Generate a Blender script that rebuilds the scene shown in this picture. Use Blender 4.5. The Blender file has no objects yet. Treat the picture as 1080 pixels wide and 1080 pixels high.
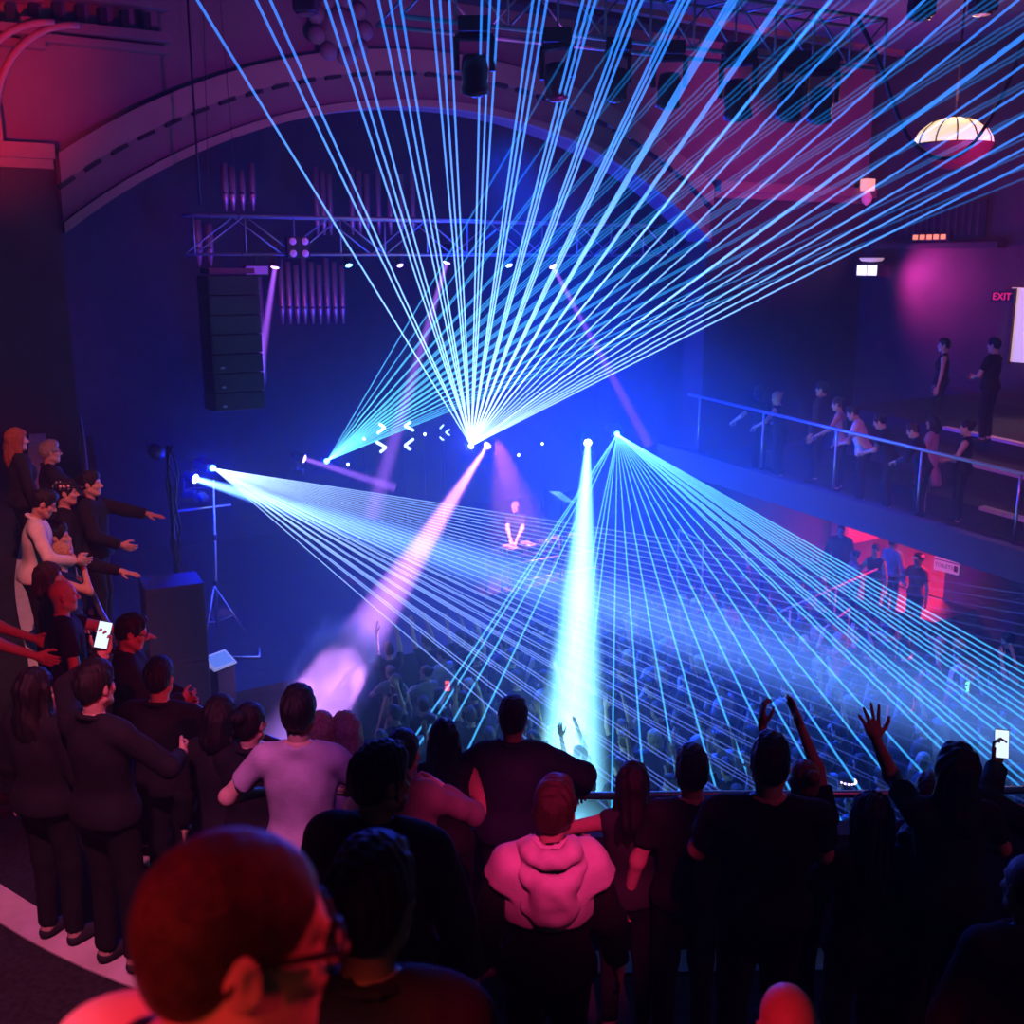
import bpy, bmesh, math, random
import numpy as np
from mathutils import Vector, Matrix

random.seed(7)
SC = bpy.context.scene
COL = SC.collection
PI = math.pi

# ------------------------------------------------------------------ camera
CAMZ, FPX, PITCH = 7.8, 1150.0, math.radians(13.0)
CF = Vector((0, math.cos(PITCH), -math.sin(PITCH)))
CU = Vector((0, math.sin(PITCH), math.cos(PITCH)))
CX = Vector((1, 0, 0))
CAM = Vector((0, 0, CAMZ))

def ray(px, py):
    return CF + CX * ((px - 540) / FPX) - CU * ((py - 540) / FPX)

def P(px, py, d):
    """world point seen at a pixel at depth d along the view axis"""
    return CAM + ray(px, py) * d

def Pz(px, py, z):
    r = ray(px, py)
    return CAM + r * ((z - CAMZ) / r.z)

def Pplane(px, py, p0, n):
    r = ray(px, py)
    return CAM + r * ((p0 - CAM).dot(n) / r.dot(n))

cam = bpy.data.cameras.new('camera')
cam.sensor_width = 36
cam.sensor_fit = 'HORIZONTAL'
cam.lens = 36 * FPX / 1080
cam.clip_start = 0.05
cam.clip_end = 200
cam.dof.use_dof = True
cam.dof.focus_distance = 8.0
cam.dof.aperture_fstop = 3.6
camo = bpy.data.objects.new('camera', cam)
COL.objects.link(camo)
camo.location = CAM
camo.rotation_euler = (PI / 2 - PITCH, 0, 0)
SC.camera = camo

vs = SC.view_settings
vs.view_transform = 'Standard'
vs.look = 'None'
vs.exposure = 0.0
vs.gamma = 1.0
vs.use_curve_mapping = False
cy = SC.cycles
cy.max_bounces = 5
cy.diffuse_bounces = 0
cy.glossy_bounces = 1
cy.transmission_bounces = 2
cy.volume_bounces = 0
cy.transparent_max_bounces = 96
cy.use_denoising = True
cy.sample_clamp_indirect = 4.0
cy.sample_clamp_direct = 0.0
cy.caustics_reflective = False
cy.caustics_refractive = False

# ------------------------------------------------------------------ materials
MATS = {}

def mat(name, col, rough=0.6, metal=0.0, spec=0.3, noise=0.0, nscale=6.0, bump=0.0, bscale=40.0, emit=None, estr=0.0):
    if name in MATS:
        return MATS[name]
    m = bpy.data.materials.new(name)
    m.use_nodes = True
    nt = m.node_tree
    b = nt.nodes['Principled BSDF']
    b.inputs['Base Color'].default_value = (*col, 1)
    b.inputs['Roughness'].default_value = rough
    b.inputs['Metallic'].default_value = metal
    b.inputs['Specular IOR Level'].default_value = spec
    tc = nt.nodes.new('ShaderNodeTexCoord')
    nz = nt.nodes.new('ShaderNodeTexNoise')
    nz.inputs['Scale'].default_value = nscale
    nz.inputs['Detail'].default_value = 4
    nt.links.new(tc.outputs['Object'], nz.inputs['Vector'])
    rp = nt.nodes.new('ShaderNodeValToRGB')
    lo = tuple(max(0, c * (1 - noise)) for c in col)
    hi = tuple(min(1, c * (1 + noise)) for c in col)
    rp.color_ramp.elements[0].color = (*lo, 1)
    rp.color_ramp.elements[1].color = (*hi, 1)
    rp.color_ramp.elements[0].position = 0.3
    rp.color_ramp.elements[1].position = 0.7
    nt.links.new(nz.outputs['Fac'], rp.inputs['Fac'])
    nt.links.new(rp.outputs['Color'], b.inputs['Base Color'])
    if bump > 0:
        n2 = nt.nodes.new('ShaderNodeTexNoise')
        n2.inputs['Scale'].default_value = bscale
        n2.inputs['Detail'].default_value = 3
        nt.links.new(tc.outputs['Object'], n2.inputs['Vector'])
        bp = nt.nodes.new('ShaderNodeBump')
        bp.inputs['Strength'].default_value = bump
        bp.inputs['Distance'].default_value = 0.02
        nt.links.new(n2.outputs['Fac'], bp.inputs['Height'])
        nt.links.new(bp.outputs['Normal'], b.inputs['Normal'])
    if emit:
        b.inputs['Emission Color'].default_value = (*emit, 1)
        b.inputs['Emission Strength'].default_value = estr
        m.cycles.emission_sampling = 'NONE'
    MATS[name] = m
    return m

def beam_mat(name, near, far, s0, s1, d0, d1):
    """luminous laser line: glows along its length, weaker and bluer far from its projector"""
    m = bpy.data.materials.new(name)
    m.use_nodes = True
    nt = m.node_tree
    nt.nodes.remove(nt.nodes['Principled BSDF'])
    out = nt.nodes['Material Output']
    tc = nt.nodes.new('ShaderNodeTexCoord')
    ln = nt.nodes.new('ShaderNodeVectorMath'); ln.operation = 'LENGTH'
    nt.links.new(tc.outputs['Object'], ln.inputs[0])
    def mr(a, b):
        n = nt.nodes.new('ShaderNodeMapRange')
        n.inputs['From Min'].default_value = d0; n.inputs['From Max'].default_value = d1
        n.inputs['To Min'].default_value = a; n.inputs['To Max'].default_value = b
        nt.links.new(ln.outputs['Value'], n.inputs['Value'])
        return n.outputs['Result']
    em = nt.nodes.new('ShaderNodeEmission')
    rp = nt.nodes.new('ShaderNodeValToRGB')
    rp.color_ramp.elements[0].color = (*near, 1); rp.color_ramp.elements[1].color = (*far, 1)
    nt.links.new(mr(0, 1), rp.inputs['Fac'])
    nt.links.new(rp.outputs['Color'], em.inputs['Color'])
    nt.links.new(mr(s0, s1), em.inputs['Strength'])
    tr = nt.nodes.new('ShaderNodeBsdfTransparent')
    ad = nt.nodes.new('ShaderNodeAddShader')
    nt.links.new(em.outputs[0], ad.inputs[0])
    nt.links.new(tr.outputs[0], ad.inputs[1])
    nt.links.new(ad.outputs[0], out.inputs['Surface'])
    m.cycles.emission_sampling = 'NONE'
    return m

# ------------------------------------------------------------------ mesh helpers
class MB:
    def __init__(self):
        self.v, self.f = [], []
    def add(self, vs_, fs_):
        b = len(self.v)
        self.v += [tuple(x) for x in vs_]
        self.f += [tuple(b + i for i in f) for f in fs_]
        return self
    def box(self, c, s, M=None):
        c = Vector(c); hx, hy, hz = s[0] / 2, s[1] / 2, s[2] / 2
        pts = [Vector((x, y, z)) for z in (-hz, hz) for y in (-hy, hy) for x in (-hx, hx)]
        if M is not None:
            pts = [M @ p for p in pts]
        fs_ = [(0, 2, 3, 1), (4, 5, 7, 6), (0, 1, 5, 4), (2, 6, 7, 3), (0, 4, 6, 2), (1, 3, 7, 5)]
        if M is not None and M.determinant() < 0:
            fs_ = [q[::-1] for q in fs_]
        return self.add([c + p for p in pts], fs_)
    def bbox(self, c, s, bev, M=None):
        """box with chamfered vertical and horizontal edges"""
        bm = bmesh.new()
        bmesh.ops.create_cube(bm, size=1)
        for v in bm.verts:
            v.co = Vector((v.co.x * s[0], v.co.y * s[1], v.co.z * s[2]))
        bmesh.ops.bevel(bm, geom=bm.edges[:], offset=bev, segments=2, affect='EDGES', profile=0.6)
        bm.verts.index_update()
        pts = [(M @ v.co if M is not None else v.co) + Vector(c) for v in bm.verts]
        self.add(pts, [tuple(v.index for v in f.verts) for f in bm.faces])
        bm.free()
        return self
    def tube(self, pts, r, n=8, cap=True):
        pts = [Vector(p) for p in pts]
        rs = r if isinstance(r, (list, tuple)) else [r] * len(pts)
        rings, up = [], None
        for i, p in enumerate(pts):
            t = (pts[min(i + 1, len(pts) - 1)] - pts[max(i - 1, 0)]).normalized()
            if up is None:
                a = Vector((0, 0, 1)) if abs(t.z) < 0.9 else Vector((1, 0, 0))
                up = (a - t * a.dot(t)).normalized()
            else:
                up = (up - t * up.dot(t)).normalized()
            s = t.cross(up)
            rings.append([p + (up * math.cos(2 * PI * k / n) + s * math.sin(2 * PI * k / n)) * rs[i] for k in range(n)])
        b = []
        for rr in rings: b += rr
        fs = []
        for i in range(len(rings) - 1):
            for k in range(n):
                fs.append((i * n + k, i * n + (k + 1) % n, (i + 1) * n + (k + 1) % n, (i + 1) * n + k))
        if cap:
            fs.append(tuple(range(n - 1, -1, -1)))
            fs.append(tuple((len(rings) - 1) * n + k for k in range(n)))
        return self.add(b, fs)
    def lathe(self, prof, c=(0, 0, 0), n=20, M=None):
        c = Vector(c); vs_, fs_ = [], []
        for (r, z) in prof:
            for k in range(n):
                p = Vector((r * math.cos(2 * PI * k / n), r * math.sin(2 * PI * k / n), z))
                vs_.append(c + (M @ p if M is not None else p))
        for i in range(len(prof) - 1):
            for k in range(n):
                fs_.append((i * n + k, i * n + (k + 1) % n, (i + 1) * n + (k + 1) % n, (i + 1) * n + k))
        fs_.append(tuple(range(n - 1, -1, -1)))
        fs_.append(tuple((len(prof) - 1) * n + k for k in range(n)))
        return self.add(vs_, fs_)
    def build(self, name, m, parent=None, smooth=False):
        me = bpy.data.meshes.new(name)
        me.from_pydata([tuple(v) for v in self.v], [], self.f)
        if smooth:
            me.polygons.foreach_set('use_smooth', [True] * len(me.polygons))
        me.materials.append(m)
        o = bpy.data.objects.new(name, me)
        COL.objects.link(o)
        if parent is not None:
            o.parent = parent
        return o

def link(o, parent=None):
    COL.objects.link(o)
    if parent is not None:
        o.parent = parent
    return o

def thing(name, label, cat, loc=(0, 0, 0), rot=(0, 0, 0), group=None):
    o = bpy.data.objects.new(name, None)
    COL.objects.link(o)
    o.empty_display_size = 0.1
    o.location = loc
    o.rotation_euler = rot
    return tag(o, label, cat, group)

def tag(o, label, cat, group=None):
    o['label'] = label
    o['category'] = cat
    if group:
        o['group'] = group
    return o

def struct(name, mb, m, smooth=False):
    o = mb.build(name, m, None, smooth)
    o['kind'] = 'structure'
    return o

def frame_to(d, up=Vector((0, 0, 1))):
    """rotation whose local -Z points along d"""
    return d.to_track_quat('-Z', 'Y').to_matrix()

def place_mb(mb, M, t):
    mb.v = [tuple(M @ Vector(p) + Vector(t)) for p in mb.v]
    return mb

def lamp(kind, name, loc, col, power, target=None, size=0.1, angle=60, blend=0.4, sizey=None):
    l = bpy.data.lights.new(name, kind)
    l.color = col
    l.energy = power
    if kind == 'AREA':
        l.size = size
        if sizey:
            l.shape = 'RECTANGLE'; l.size_y = sizey
    else:
        l.shadow_soft_size = size
    if kind == 'SPOT':
        l.spot_size = math.radians(angle); l.spot_blend = blend
    o = bpy.data.objects.new(name, l)
    COL.objects.link(o)
    o.location = loc
    if target is not None:
        o.rotation_euler = (Vector(target) - Vector(loc)).to_track_quat('-Z', 'Y').to_euler()
    return o
# ------------------------------------------------------------------ the hall
U = Vector((0.83, 0.5577, 0)).normalized()      # along the proscenium, towards stage left
N = Vector((U.y, -U.x, 0))                      # from the stage to the audience
Z = Vector((0, 0, 1))
C0 = Vector((-1.2, 19.5, 0))                    # middle of the arch on the stalls floor
CEIL = CAMZ + 4.4
STAGE = 1.35

def W(u, n, z):
    return C0 + U * u + N * n + Z * z

RM = Matrix((U, N, Z)).transposed()             # hall axes to world
RZ = math.atan2(U.y, U.x)

m_floor = mat('black_stained_floorboards', (0.03, 0.03, 0.035), 0.45, noise=0.4, bump=0.1)
m_stage = mat('black_stage_deck', (0.05, 0.05, 0.06), 0.5, noise=0.3, bump=0.1)
m_plaster = mat('painted_plaster', (0.22, 0.12, 0.17), 0.8, noise=0.08, nscale=2, bump=0.05)
m_ceiling = mat('ceiling_plaster', (0.22, 0.13, 0.19), 0.85, noise=0.08, nscale=2)
m_trim = mat('rose_moulding', (0.34, 0.18, 0.2), 0.6, noise=0.06, nscale=3)
m_dark = mat('dark_maroon_paint', (0.07, 0.032, 0.04), 0.7, noise=0.2, nscale=1.5)
m_darker = mat('black_drape', (0.02, 0.02, 0.026), 0.9, noise=0.3, nscale=3)
m_fascia = mat('balcony_plaster', (0.055, 0.035, 0.055), 0.7, noise=0.1, nscale=2)
m_slot = mat('dark_recess', (0.02, 0.015, 0.02), 0.9)
m_step = mat('charcoal_carpet', (0.03, 0.03, 0.033), 0.95, noise=0.4, nscale=30, bump=0.3, bscale=200)
m_nosing = mat('worn_white_step_paint', (0.72, 0.62, 0.6), 0.7, noise=0.14, nscale=5, bump=0.05)
m_black = mat('matt_black_metal', (0.015, 0.015, 0.017), 0.5, metal=0.0)
m_steel = mat('aluminium_tube', (0.55, 0.55, 0.58), 0.35, metal=0.8)
m_rail = mat('brushed_handrail', (0.45, 0.45, 0.5), 0.3, metal=0.8)
m_glassblack = mat('lamp_glass', (0.05, 0.05, 0.06), 0.1)

def prism(uz, n0, n1):
    """outline in the proscenium plane (u,z) extruded from n0 to n1"""
    mb = MB()
    k = len(uz)
    mb.add([W(u, n0, z) for u, z in uz] + [W(u, n1, z) for u, z in uz],
           [tuple(range(k)), tuple(range(2 * k - 1, k - 1, -1))] +
           [(i, k + i, k + (i + 1) % k, (i + 1) % k) for i in range(k)])
    return mb

HW = 6.27                                       # half width of the arch
SPR = CAMZ + 0.38                               # springing
RISE = 2.13
RAD = (HW * HW + RISE * RISE) / (2 * RISE)
ACZ = SPR + RISE - RAD
A0 = math.asin(HW / RAD)
CORN = CAMZ + 1.46
UL, UR = -9.6, 11.3                             # ends of the proscenium wall

def arc(r, a0=-A0, a1=A0, n=40):
    return [(r * math.sin(a0 + (a1 - a0) * i / n), ACZ + r * math.cos(a0 + (a1 - a0) * i / n)) for i in range(n + 1)]

# floors
f = MB()
f.box(W(-2.5, 8, -0.1), (32, 44, 0.2), RM)
struct('floor', f, m_floor)
f = MB()
f.box(W(0, -3.1, STAGE / 2), (19.2, 9.2, STAGE), RM)
struct('floor_stage', f, m_stage)

# proscenium wall: piers and spandrel as one strip round the opening
def arch_band(ri, ro, n0, n1, name, m, a=A0):
    mb = MB()
    li, lo_ = (math.asin(min(1, (HW - 0.02) / r_)) for r_ in (ri, ro))
    ai, ao = arc(ri, -li, li), arc(ro, -lo_, lo_)
    k = len(ai)
    vs_ = [W(u, n1, z) for u, z in ai] + [W(u, n1, z) for u, z in ao] + [W(u, n0, z) for u, z in ai] + [W(u, n0, z) for u, z in ao]
    fs_ = []
    for i in range(k - 1):
        fs_ += [(i, i + 1, k + i + 1, k + i), (2 * k + i, 3 * k + i, 3 * k + i + 1, 2 * k + i + 1),
                (i, 2 * k + i, 2 * k + i + 1, i + 1), (k + i, k + i + 1, 3 * k + i + 1, 3 * k + i)]
    fs_ += [(0, k, 3 * k, 2 * k), (k - 1, 3 * k - 1, 4 * k - 1, 2 * k - 1)]
    mb.add(vs_, fs_)
    return struct(name, mb, m, False)

wall = MB()
ai = arc(RAD)
k = len(ai)
top = [(u, CEIL + 0.1) for u, z in ai]
vs_ = [W(u, 0, z) for u, z in ai] + [W(u, 0, z) for u, z in top]
vs_ += [W(u, -0.6, z) for u, z in ai] + [W(u, -0.6, z) for u, z in top]
fs_ = []
for i in range(k - 1):
    fs_ += [(i, i + 1, k + i + 1, k + i), (2 * k + i, 3 * k + i, 3 * k + i + 1, 2 * k + i + 1), (i, 2 * k + i, 2 * k + i + 1, i + 1)]
wall.add(vs_, fs_)
for s, e in ((-HW, UL), (HW, UR)):
    c = (s + e) / 2
    wall.box(W(c, -0.3, (CORN + CEIL + 0.1) / 2), (abs(e - s), 0.6, CEIL + 0.1 - CORN), RM)
struct('wall_stage', wall, m_plaster)
for nm, s, e in (('wall_pier_left', -HW, UL), ('wall_pier_right', HW, UR)):
    w2 = MB()
    c = (s + e) / 2
    w2.box(W(c, -0.3, CORN / 2), (abs(e - s), 0.6, CORN), RM)
    struct(nm, w2, m_dark)

# mouldings of the arch
arch_band(RAD + 0.52, RAD + 0.86, 0.0, 0.16, 'trim_1', m_trim, A0 * 0.985)
arch_band(RAD + 0.11, RAD + 0.53, 0.0, 0.07, 'trim_2', m_plaster, A0 * 0.985)
arch_band(RAD - 0.02, RAD + 0.1, 0.0, 0.14, 'trim_3', m_trim)
slots = MB()
for i in range(30):
    a = -A0 * 0.93 + A0 * 1.86 * i / 29
    r = RAD + 0.5
    M = RM @ Matrix.Rotation(a, 3, 'Y')
    slots.box(W(r * math.sin(a), 0.11, ACZ + r * math.cos(a)), (0.26, 0.1, 0.07), M)
struct('trim_4', slots, m_slot)
# cornices on the piers
for nm, s, e in (('trim_5', UL, -HW - 0.05), ('trim_6', HW + 0.05, UR)):
    c = MB()
    c.box(W((s + e) / 2, 0.12, CORN), (e - s, 0.3, 0.2), RM)
    c.box(W((s + e) / 2, 0.05, CORN - 0.16), (e - s, 0.14, 0.12), RM)
    struct(nm, c, m_trim)
# bracketed cornice high on the wall, near the ceiling
for j, (u0, u1, z) in enumerate(((UL, -6.3, CAMZ + 3.0), (-6.6, -4.6, CAMZ + 3.1))):
    c = MB()
    c.box(W((u0 + u1) / 2, 0.16 - 0.04 * j, z), (u1 - u0, 0.34, 0.12), RM)
    c.box(W((u0 + u1) / 2, 0.1, z - 0.16), (u1 - u0, 0.2, 0.1), RM)
    c.box(W((u0 + u1) / 2, 0.14, z + 0.42), (u1 - u0, 0.28, 0.1), RM)
    struct('trim_%d' % (7 + j), c, m_plaster)
    n = int((u1 - u0) / 0.3)
    c = MB()
    for i in range(n):
        c.box(W(u0 + 0.2 + i * 0.3, 0.09, z + 0.2), (0.1, 0.18, 0.24), RM)
    struct('trim_%d' % (9 + j), c, m_slot)
# vault ribs that spring from the left pier cornice
for j, uo in enumerate((-7.3, -6.98)):
    pts = [W(uo + 1.1 * (1 - math.cos(t)), 0.05 + 0.3 * math.sin(t), CORN + 0.45 + 1.2 * math.sin(t)) for t in [PI / 2 * i / 12 for i in range(13)]]
    struct('trim_%d' % (11 + j), MB().tube(pts, 0.05, 8), m_trim, True)
c = MB()
c.box(W(-7.12, 0.14, CORN + 0.3), (0.3, 0.32, 0.42), RM)
struct('trim_13', c, m_trim)
# modelled cartouche over the arch
c = MB()
for i in range(9):
    a = 2 * PI * i / 9
    c.lathe([(0.02, -0.08), (0.13, -0.02), (0.16, 0.05), (0.08, 0.12), (0.01, 0.13)], W(-1.9 + 0.42 * math.cos(a), 0.12, CAMZ + 3.55 + 0.42 * math.sin(a)), 10, RM @ Matrix.Rotation(-PI / 2, 3, 'X'))
c.lathe([(0.05, -0.1), (0.3, -0.02), (0.36, 0.06), (0.2, 0.16), (0.01, 0.2)], W(-1.9, 0.1, CAMZ + 3.55), 18, RM @ Matrix.Rotation(-PI / 2, 3, 'X'))
struct('trim_14', c, m_plaster, True)
# ceiling with a dark coving line
c = MB()
c.box(W(-2.5, 11, CEIL + 0.1), (30, 23, 0.2), RM)
struct('ceiling', c, m_ceiling)
c = MB()
c.box(W(0.8, 0.28, CEIL - 0.14), (20.8, 0.5, 0.14), RM)
struct('trim_15', c, m_slot)
c = MB()
c.box(W(0.8, 0.62, CEIL - 0.05), (20.8, 0.2, 0.1), RM)
struct('trim_16', c, m_trim)
# side walls, stage house
def wallbox(name, a, b, z0, z1, t, m):
    a, b = Vector(a), Vector(b)
    d = (b - a); L = d.length; d.normalize()
    M = Matrix((d, Vector((-d.y, d.x, 0)), Z)).transposed()
    mb = MB().box((a + b) / 2 + Z * ((z0 + z1) / 2), (L, t, z1 - z0), M)
    return struct(name, mb, m)

wallbox('wall_left', W(UL, 0, 0), W(UL - 1.4, 5.5, 0), 0, CEIL, 0.3, m_dark)
wallbox('wall_left_rear', W(UL - 1.4, 5.5, 0), W(UL - 7.5, 19, 0), 0, CEIL, 0.3, m_dark)
SH = STAGE
wallbox('wall_back', W(-9.7, -7.8, 0), W(9.7, -7.8, 0), 0, 13, 0.3, m_darker)
wallbox('wall_stage_left', W(-9.7, -7.8, 0), W(-9.7, -0.6, 0), 0, 13, 0.3, m_darker)
wallbox('wall_stage_right', W(9.7, -7.8, 0), W(9.7, -0.6, 0), 0, 13, 0.3, m_darker)
c = MB()
c.box(W(0, -4.2, 13.1), (20, 7.6, 0.2), RM)
struct('ceiling_stage', c, m_darker)
# right wall above the balcony: a bright panel set in a recess, the dark rest
wallbox('wall_right', W(UR, 0, 0), W(UR, 21, 0), CAMZ - 4.6, CEIL, 0.3, m_dark)

UD = 10.7                                       # lower wall under the side balcony
def wallbox_u(name, n0, n1, z0, z1, m, t=0.2):
    mb = MB().box(W(UD + t / 2, (n0 + n1) / 2, (z0 + z1) / 2), (t, n1 - n0, z1 - z0), RM)
    return struct(name, mb, m)
m_lower = mat('plum_painted_wall', (0.20, 0.13, 0.19), 0.7, noise=0.12, nscale=2)
DN0, DN1 = 0.35, 3.15
wallbox_u('wall_right_lower_front', 0.0, DN0, 0, CAMZ - 3.6, m_lower)
wallbox_u('wall_right_lower', DN1, 14, 0, CAMZ - 3.6, m_lower)
wallbox_u('wall_right_lower_top', DN0, DN1, 3.2, CAMZ - 3.6, m_lower)
m_lobby = mat('lobby_red_wall', (0.5, 0.2, 0.2), 0.7, noise=0.1)
lb_ = MB()
lb_.box(W(UD + 3.6, 1.75, 1.65), (0.2, 6.2, 3.3), RM)
lb_.box(W(UD + 1.9, -1.25, 1.65), (3.4, 0.2, 3.3), RM)
lb_.box(W(UD + 1.9, 4.75, 1.65), (3.4, 0.2, 3.3), RM)
struct('wall_lobby', lb_, m_lobby)
struct('floor_landing', MB().box(W(UD - 0.75, 2.0, 0.275), (1.5, 4.0, 0.55), RM), m_floor)
struct('ceiling_lobby', MB().box(W(UD + 1.9, 1.75, 3.3), (3.6, 6.2, 0.1), RM), m_lobby)
struct('floor_lobby', MB().box(W(UD + 1.9, 1.75, 0.27), (3.6, 6.0, 0.56), RM), m_floor)

# balcony on the left and centre: curved front and rising steps
RAIL = [(-6.3, 15.9, -2.25), (-5.6, 14.2, -2.4), (-5.1, 12.9, -2.75), (-4.6, 11.4, -3.15), (-3.85, 10.0, -3.42), (-2.9, 8.75, -3.58), (-1.8, 7.8, -3.6),
        (-0.9, 7.25, -3.6), (0.2, 6.95, -3.6), (1.4, 6.95, -3.6), (2.6, 7.0, -3.62), (3.8, 7.15, -3.66), (5.2, 7.4, -3.7), (7.0, 7.8, -3.7)]

def catmull(pts, n=6):
    pts = [Vector(p) for p in pts]
    out = []
    q = [pts[0] * 2 - pts[1]] + pts + [pts[-1] * 2 - pts[-2]]
    for i in range(1, len(q) - 2):
        a, b, c_, d = q[i - 1:i + 3]
        for k in range(n):
            t = k / n
            out.append(0.5 * ((2 * b) + (c_ - a) * t + (2 * a - 5 * b + 4 * c_ - d) * t * t + (3 * b - a - 3 * c_ + d) * t ** 3))
    out.append(pts[-1])
    return out

rail = [Vector((p.x, p.y, p.z + CAMZ)) for p in catmull(RAIL)]
rn = []
for i, p in enumerate(rail):
    t = rail[min(i + 1, len(rail) - 1)] - rail[max(i - 1, 0)]
    rn.append(Vector((t.y, -t.x, 0)).normalized())     # away from the stage
def sstep(a, b, x):
    t = min(max((x - a) / (b - a), 0), 1)
    return t * t * (3 - 2 * t)
def RHf(p):
    """rail above the front row's floor: lower on the raised side arm"""
    return 1.05 - (0.42 * sstep(8.4, 11.0, p.y) if p.x < 0 else 0)
OFFS = [-0.05, 0.9, 2.2, 3.5, 4.6, 5.5, 7.6]
HGT = [0, 0.42, 0.84, 1.28, 1.75, 2.3]
# the rake is shallower in plan on the side arm: rows get closer there

def offs(i, p):
    """distance of step i from the rail: the side arm has narrower rows"""
    return OFFS[i] * (1 - (0.4 * sstep(8.4, 10.4, p.y) if p.x < 0 else 0))

def foot(x, y):
    """floor height of the balcony at a point: nearest rail point gives row and level"""
    best, bi = 1e9, 0
    for i, p in enumerate(rail):
        d = (p.x - x) ** 2 + (p.y - y) ** 2
        if d < best:
            best, bi = d, i
    off = (Vector((x, y, 0)) - Vector((rail[bi].x, rail[bi].y, 0))).dot(rn[bi])
    if off < 0.02:
        off = math.sqrt(best) if off > -0.02 else off
    kk = 0
    for i in range(6):
        if off >= offs(i, rail[bi]):
            kk = i
    return rail[bi].z - RHf(rail[bi]) + HGT[kk], off

for i in range(6):
    mb = MB()
    last = len(rail)
    vs_, fs_ = [], []
    for j in range(last):
        p, n_ = rail[j], rn[j]
        a = p + n_ * offs(i, p); b = p + n_ * (offs(i + 1, p) + 0.02)
        z = p.z - RHf(p) + HGT[i]
        zl = z - 0.62
        vs_ += [(a.x, a.y, z), (b.x, b.y, z), (b.x, b.y, zl), (a.x, a.y, zl)]
    for j in range(last - 1):
        q = 4 * j
        fs_ += [(q, q + 4, q + 5, q + 1), (q + 1, q + 5, q + 6, q + 2), (q + 2, q + 6, q + 7, q + 3), (q + 3, q + 7, q + 4, q)]
    fs_ += [(0, 1, 2, 3), (4 * last - 4, 4 * last - 1, 4 * last - 2, 4 * last - 3)]
    mb.add(vs_, fs_)
    struct('floor_balcony_step_%d' % (i + 1), mb, m_step)
    if i >= 1:
        mb = MB()
        vs_, fs_ = [], []
        for j in range(last):
            p, n_ = rail[j], rn[j]
            a = p + n_ * (offs(i, p) - 0.015); b = p + n_ * (offs(i, p) + 0.2)
            z = p.z - RHf(p) + HGT[i]
            vs_ += [(a.x, a.y, z + 0.012), (b.x, b.y, z + 0.012), (b.x, b.y, z - 0.03), (a.x, a.y, z - 0.06)]
        for j in range(last - 1):
            q = 4 * j
            fs_ += [(q, q + 4, q + 5, q + 1), (q + 1, q + 5, q + 6, q + 2), (q + 2, q + 6, q + 7, q + 3), (q + 3, q + 7, q + 4, q)]
        mb.add(vs_, fs_)
        struct('trim_%d' % (20 + i), mb, m_nosing)
# solid balcony front below the rail
mb = MB()
vs_, fs_ = [], []
for j in range(len(rail)):
    p, n_ = rail[j], rn[j]
    a = p - n_ * 0.1; b = p + n_ * 0.1
    zt, zb = p.z - 0.28, p.z - RHf(p) - 0.75
    vs_ += [(a.x, a.y, zt), (b.x, b.y, zt), (b.x, b.y, zb), (a.x, a.y, zb)]
for j in range(len(rail) - 1):
    q = 4 * j
    fs_ += [(q, q + 4, q + 5, q + 1), (q + 1, q + 5, q + 6, q + 2), (q + 2, q + 6, q + 7, q + 3), (q + 3, q + 7, q + 4, q)]
fs_ += [(0, 1, 2, 3), (4 * len(rail) - 4, 4 * len(rail) - 1, 4 * len(rail) - 2, 4 * len(rail) - 3)]
mb.add(vs_, fs_)
struct('wall_balcony_front', mb, m_fascia)
hr = thing('handrail', 'curved metal handrail along the front of the near balcony', 'handrail', rail[40])
o = MB().tube([p + n_ * 0.04 - rail[40] for p, n_ in zip(rail, rn)], 0.028, 10).build('top_bar', m_rail, hr, True)
for j in range(3, len(rail), 7):
    q = rail[j] + rn[j] * 0.04 - rail[40]
    MB().tube([q, q - Z * 0.34], 0.02, 8).build('post', m_rail, hr, True)

# right balcony
RB0 = Vector((3.35, 20.6, CAMZ - 2.47)); RB1 = Vector((9.3, 11.75, CAMZ - 3.15))
RBD = (RB1 - RB0); RBL = RBD.length; RBD = RBD.normalized()
RBN = Vector((-RBD.y, RBD.x, 0)).normalized()
if RBN.dot(U) < 0: RBN = -RBN                    # towards the right wall

def RBp(s, off, dz):
    p = RB0 + RBD * s + RBN * off
    return Vector((p.x, p.y, p.z + dz))
def slab(s0, s1, o0, o1, z0, z1):
    mb = MB()
    pts = [RBp(s, o_, z) for z in (z0, z1) for s in (s0, s1) for o_ in (o0, o1)]
    return mb.add(pts, [(0, 1, 3, 2), (4, 6, 7, 5), (0, 4, 5, 1), (2, 3, 7, 6), (0, 2, 6, 4), (1, 5, 7, 3)])
struct('floor_balcony_right', slab(-0.5, RBL, -0.15, 7.5, -1.42, -1.3), m_dark)
struct('wall_balcony_right_front', slab(-0.5, RBL, -0.3, -0.1, -1.45, -1.0), m_fascia)
for i, (o_, h) in enumerate(((1.1, 0.35), (2.2, 0.72), (3.3, 1.0), (6.6, 1.15))):
    struct('floor_balcony_right_step_%d' % (i + 1), slab(1.0, RBL, o_, 7.5, -1.3, -1.3 + h), m_step if i < 3 else m_dark)
    if i < 3:
        struct('trim_%d' % (30 + i), slab((5.5, 3.8, 3.2)[i], (6.5, RBL, RBL)[i], o_ - 0.02, o_ + 0.14, -1.3 + h - 0.04, -1.3 + h + 0.012), m_nosing)
hr = thing('handrail', 'straight metal handrail on posts along the far side balcony', 'handrail', RBp(0, 0, -1.3))
b0 = Vector(hr.location)
MB().tube([RBp(0, 0, 0) - b0, RBp(RBL, 0, 0) - b0], 0.03, 10).build('top_bar', m_rail, hr, True)
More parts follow.
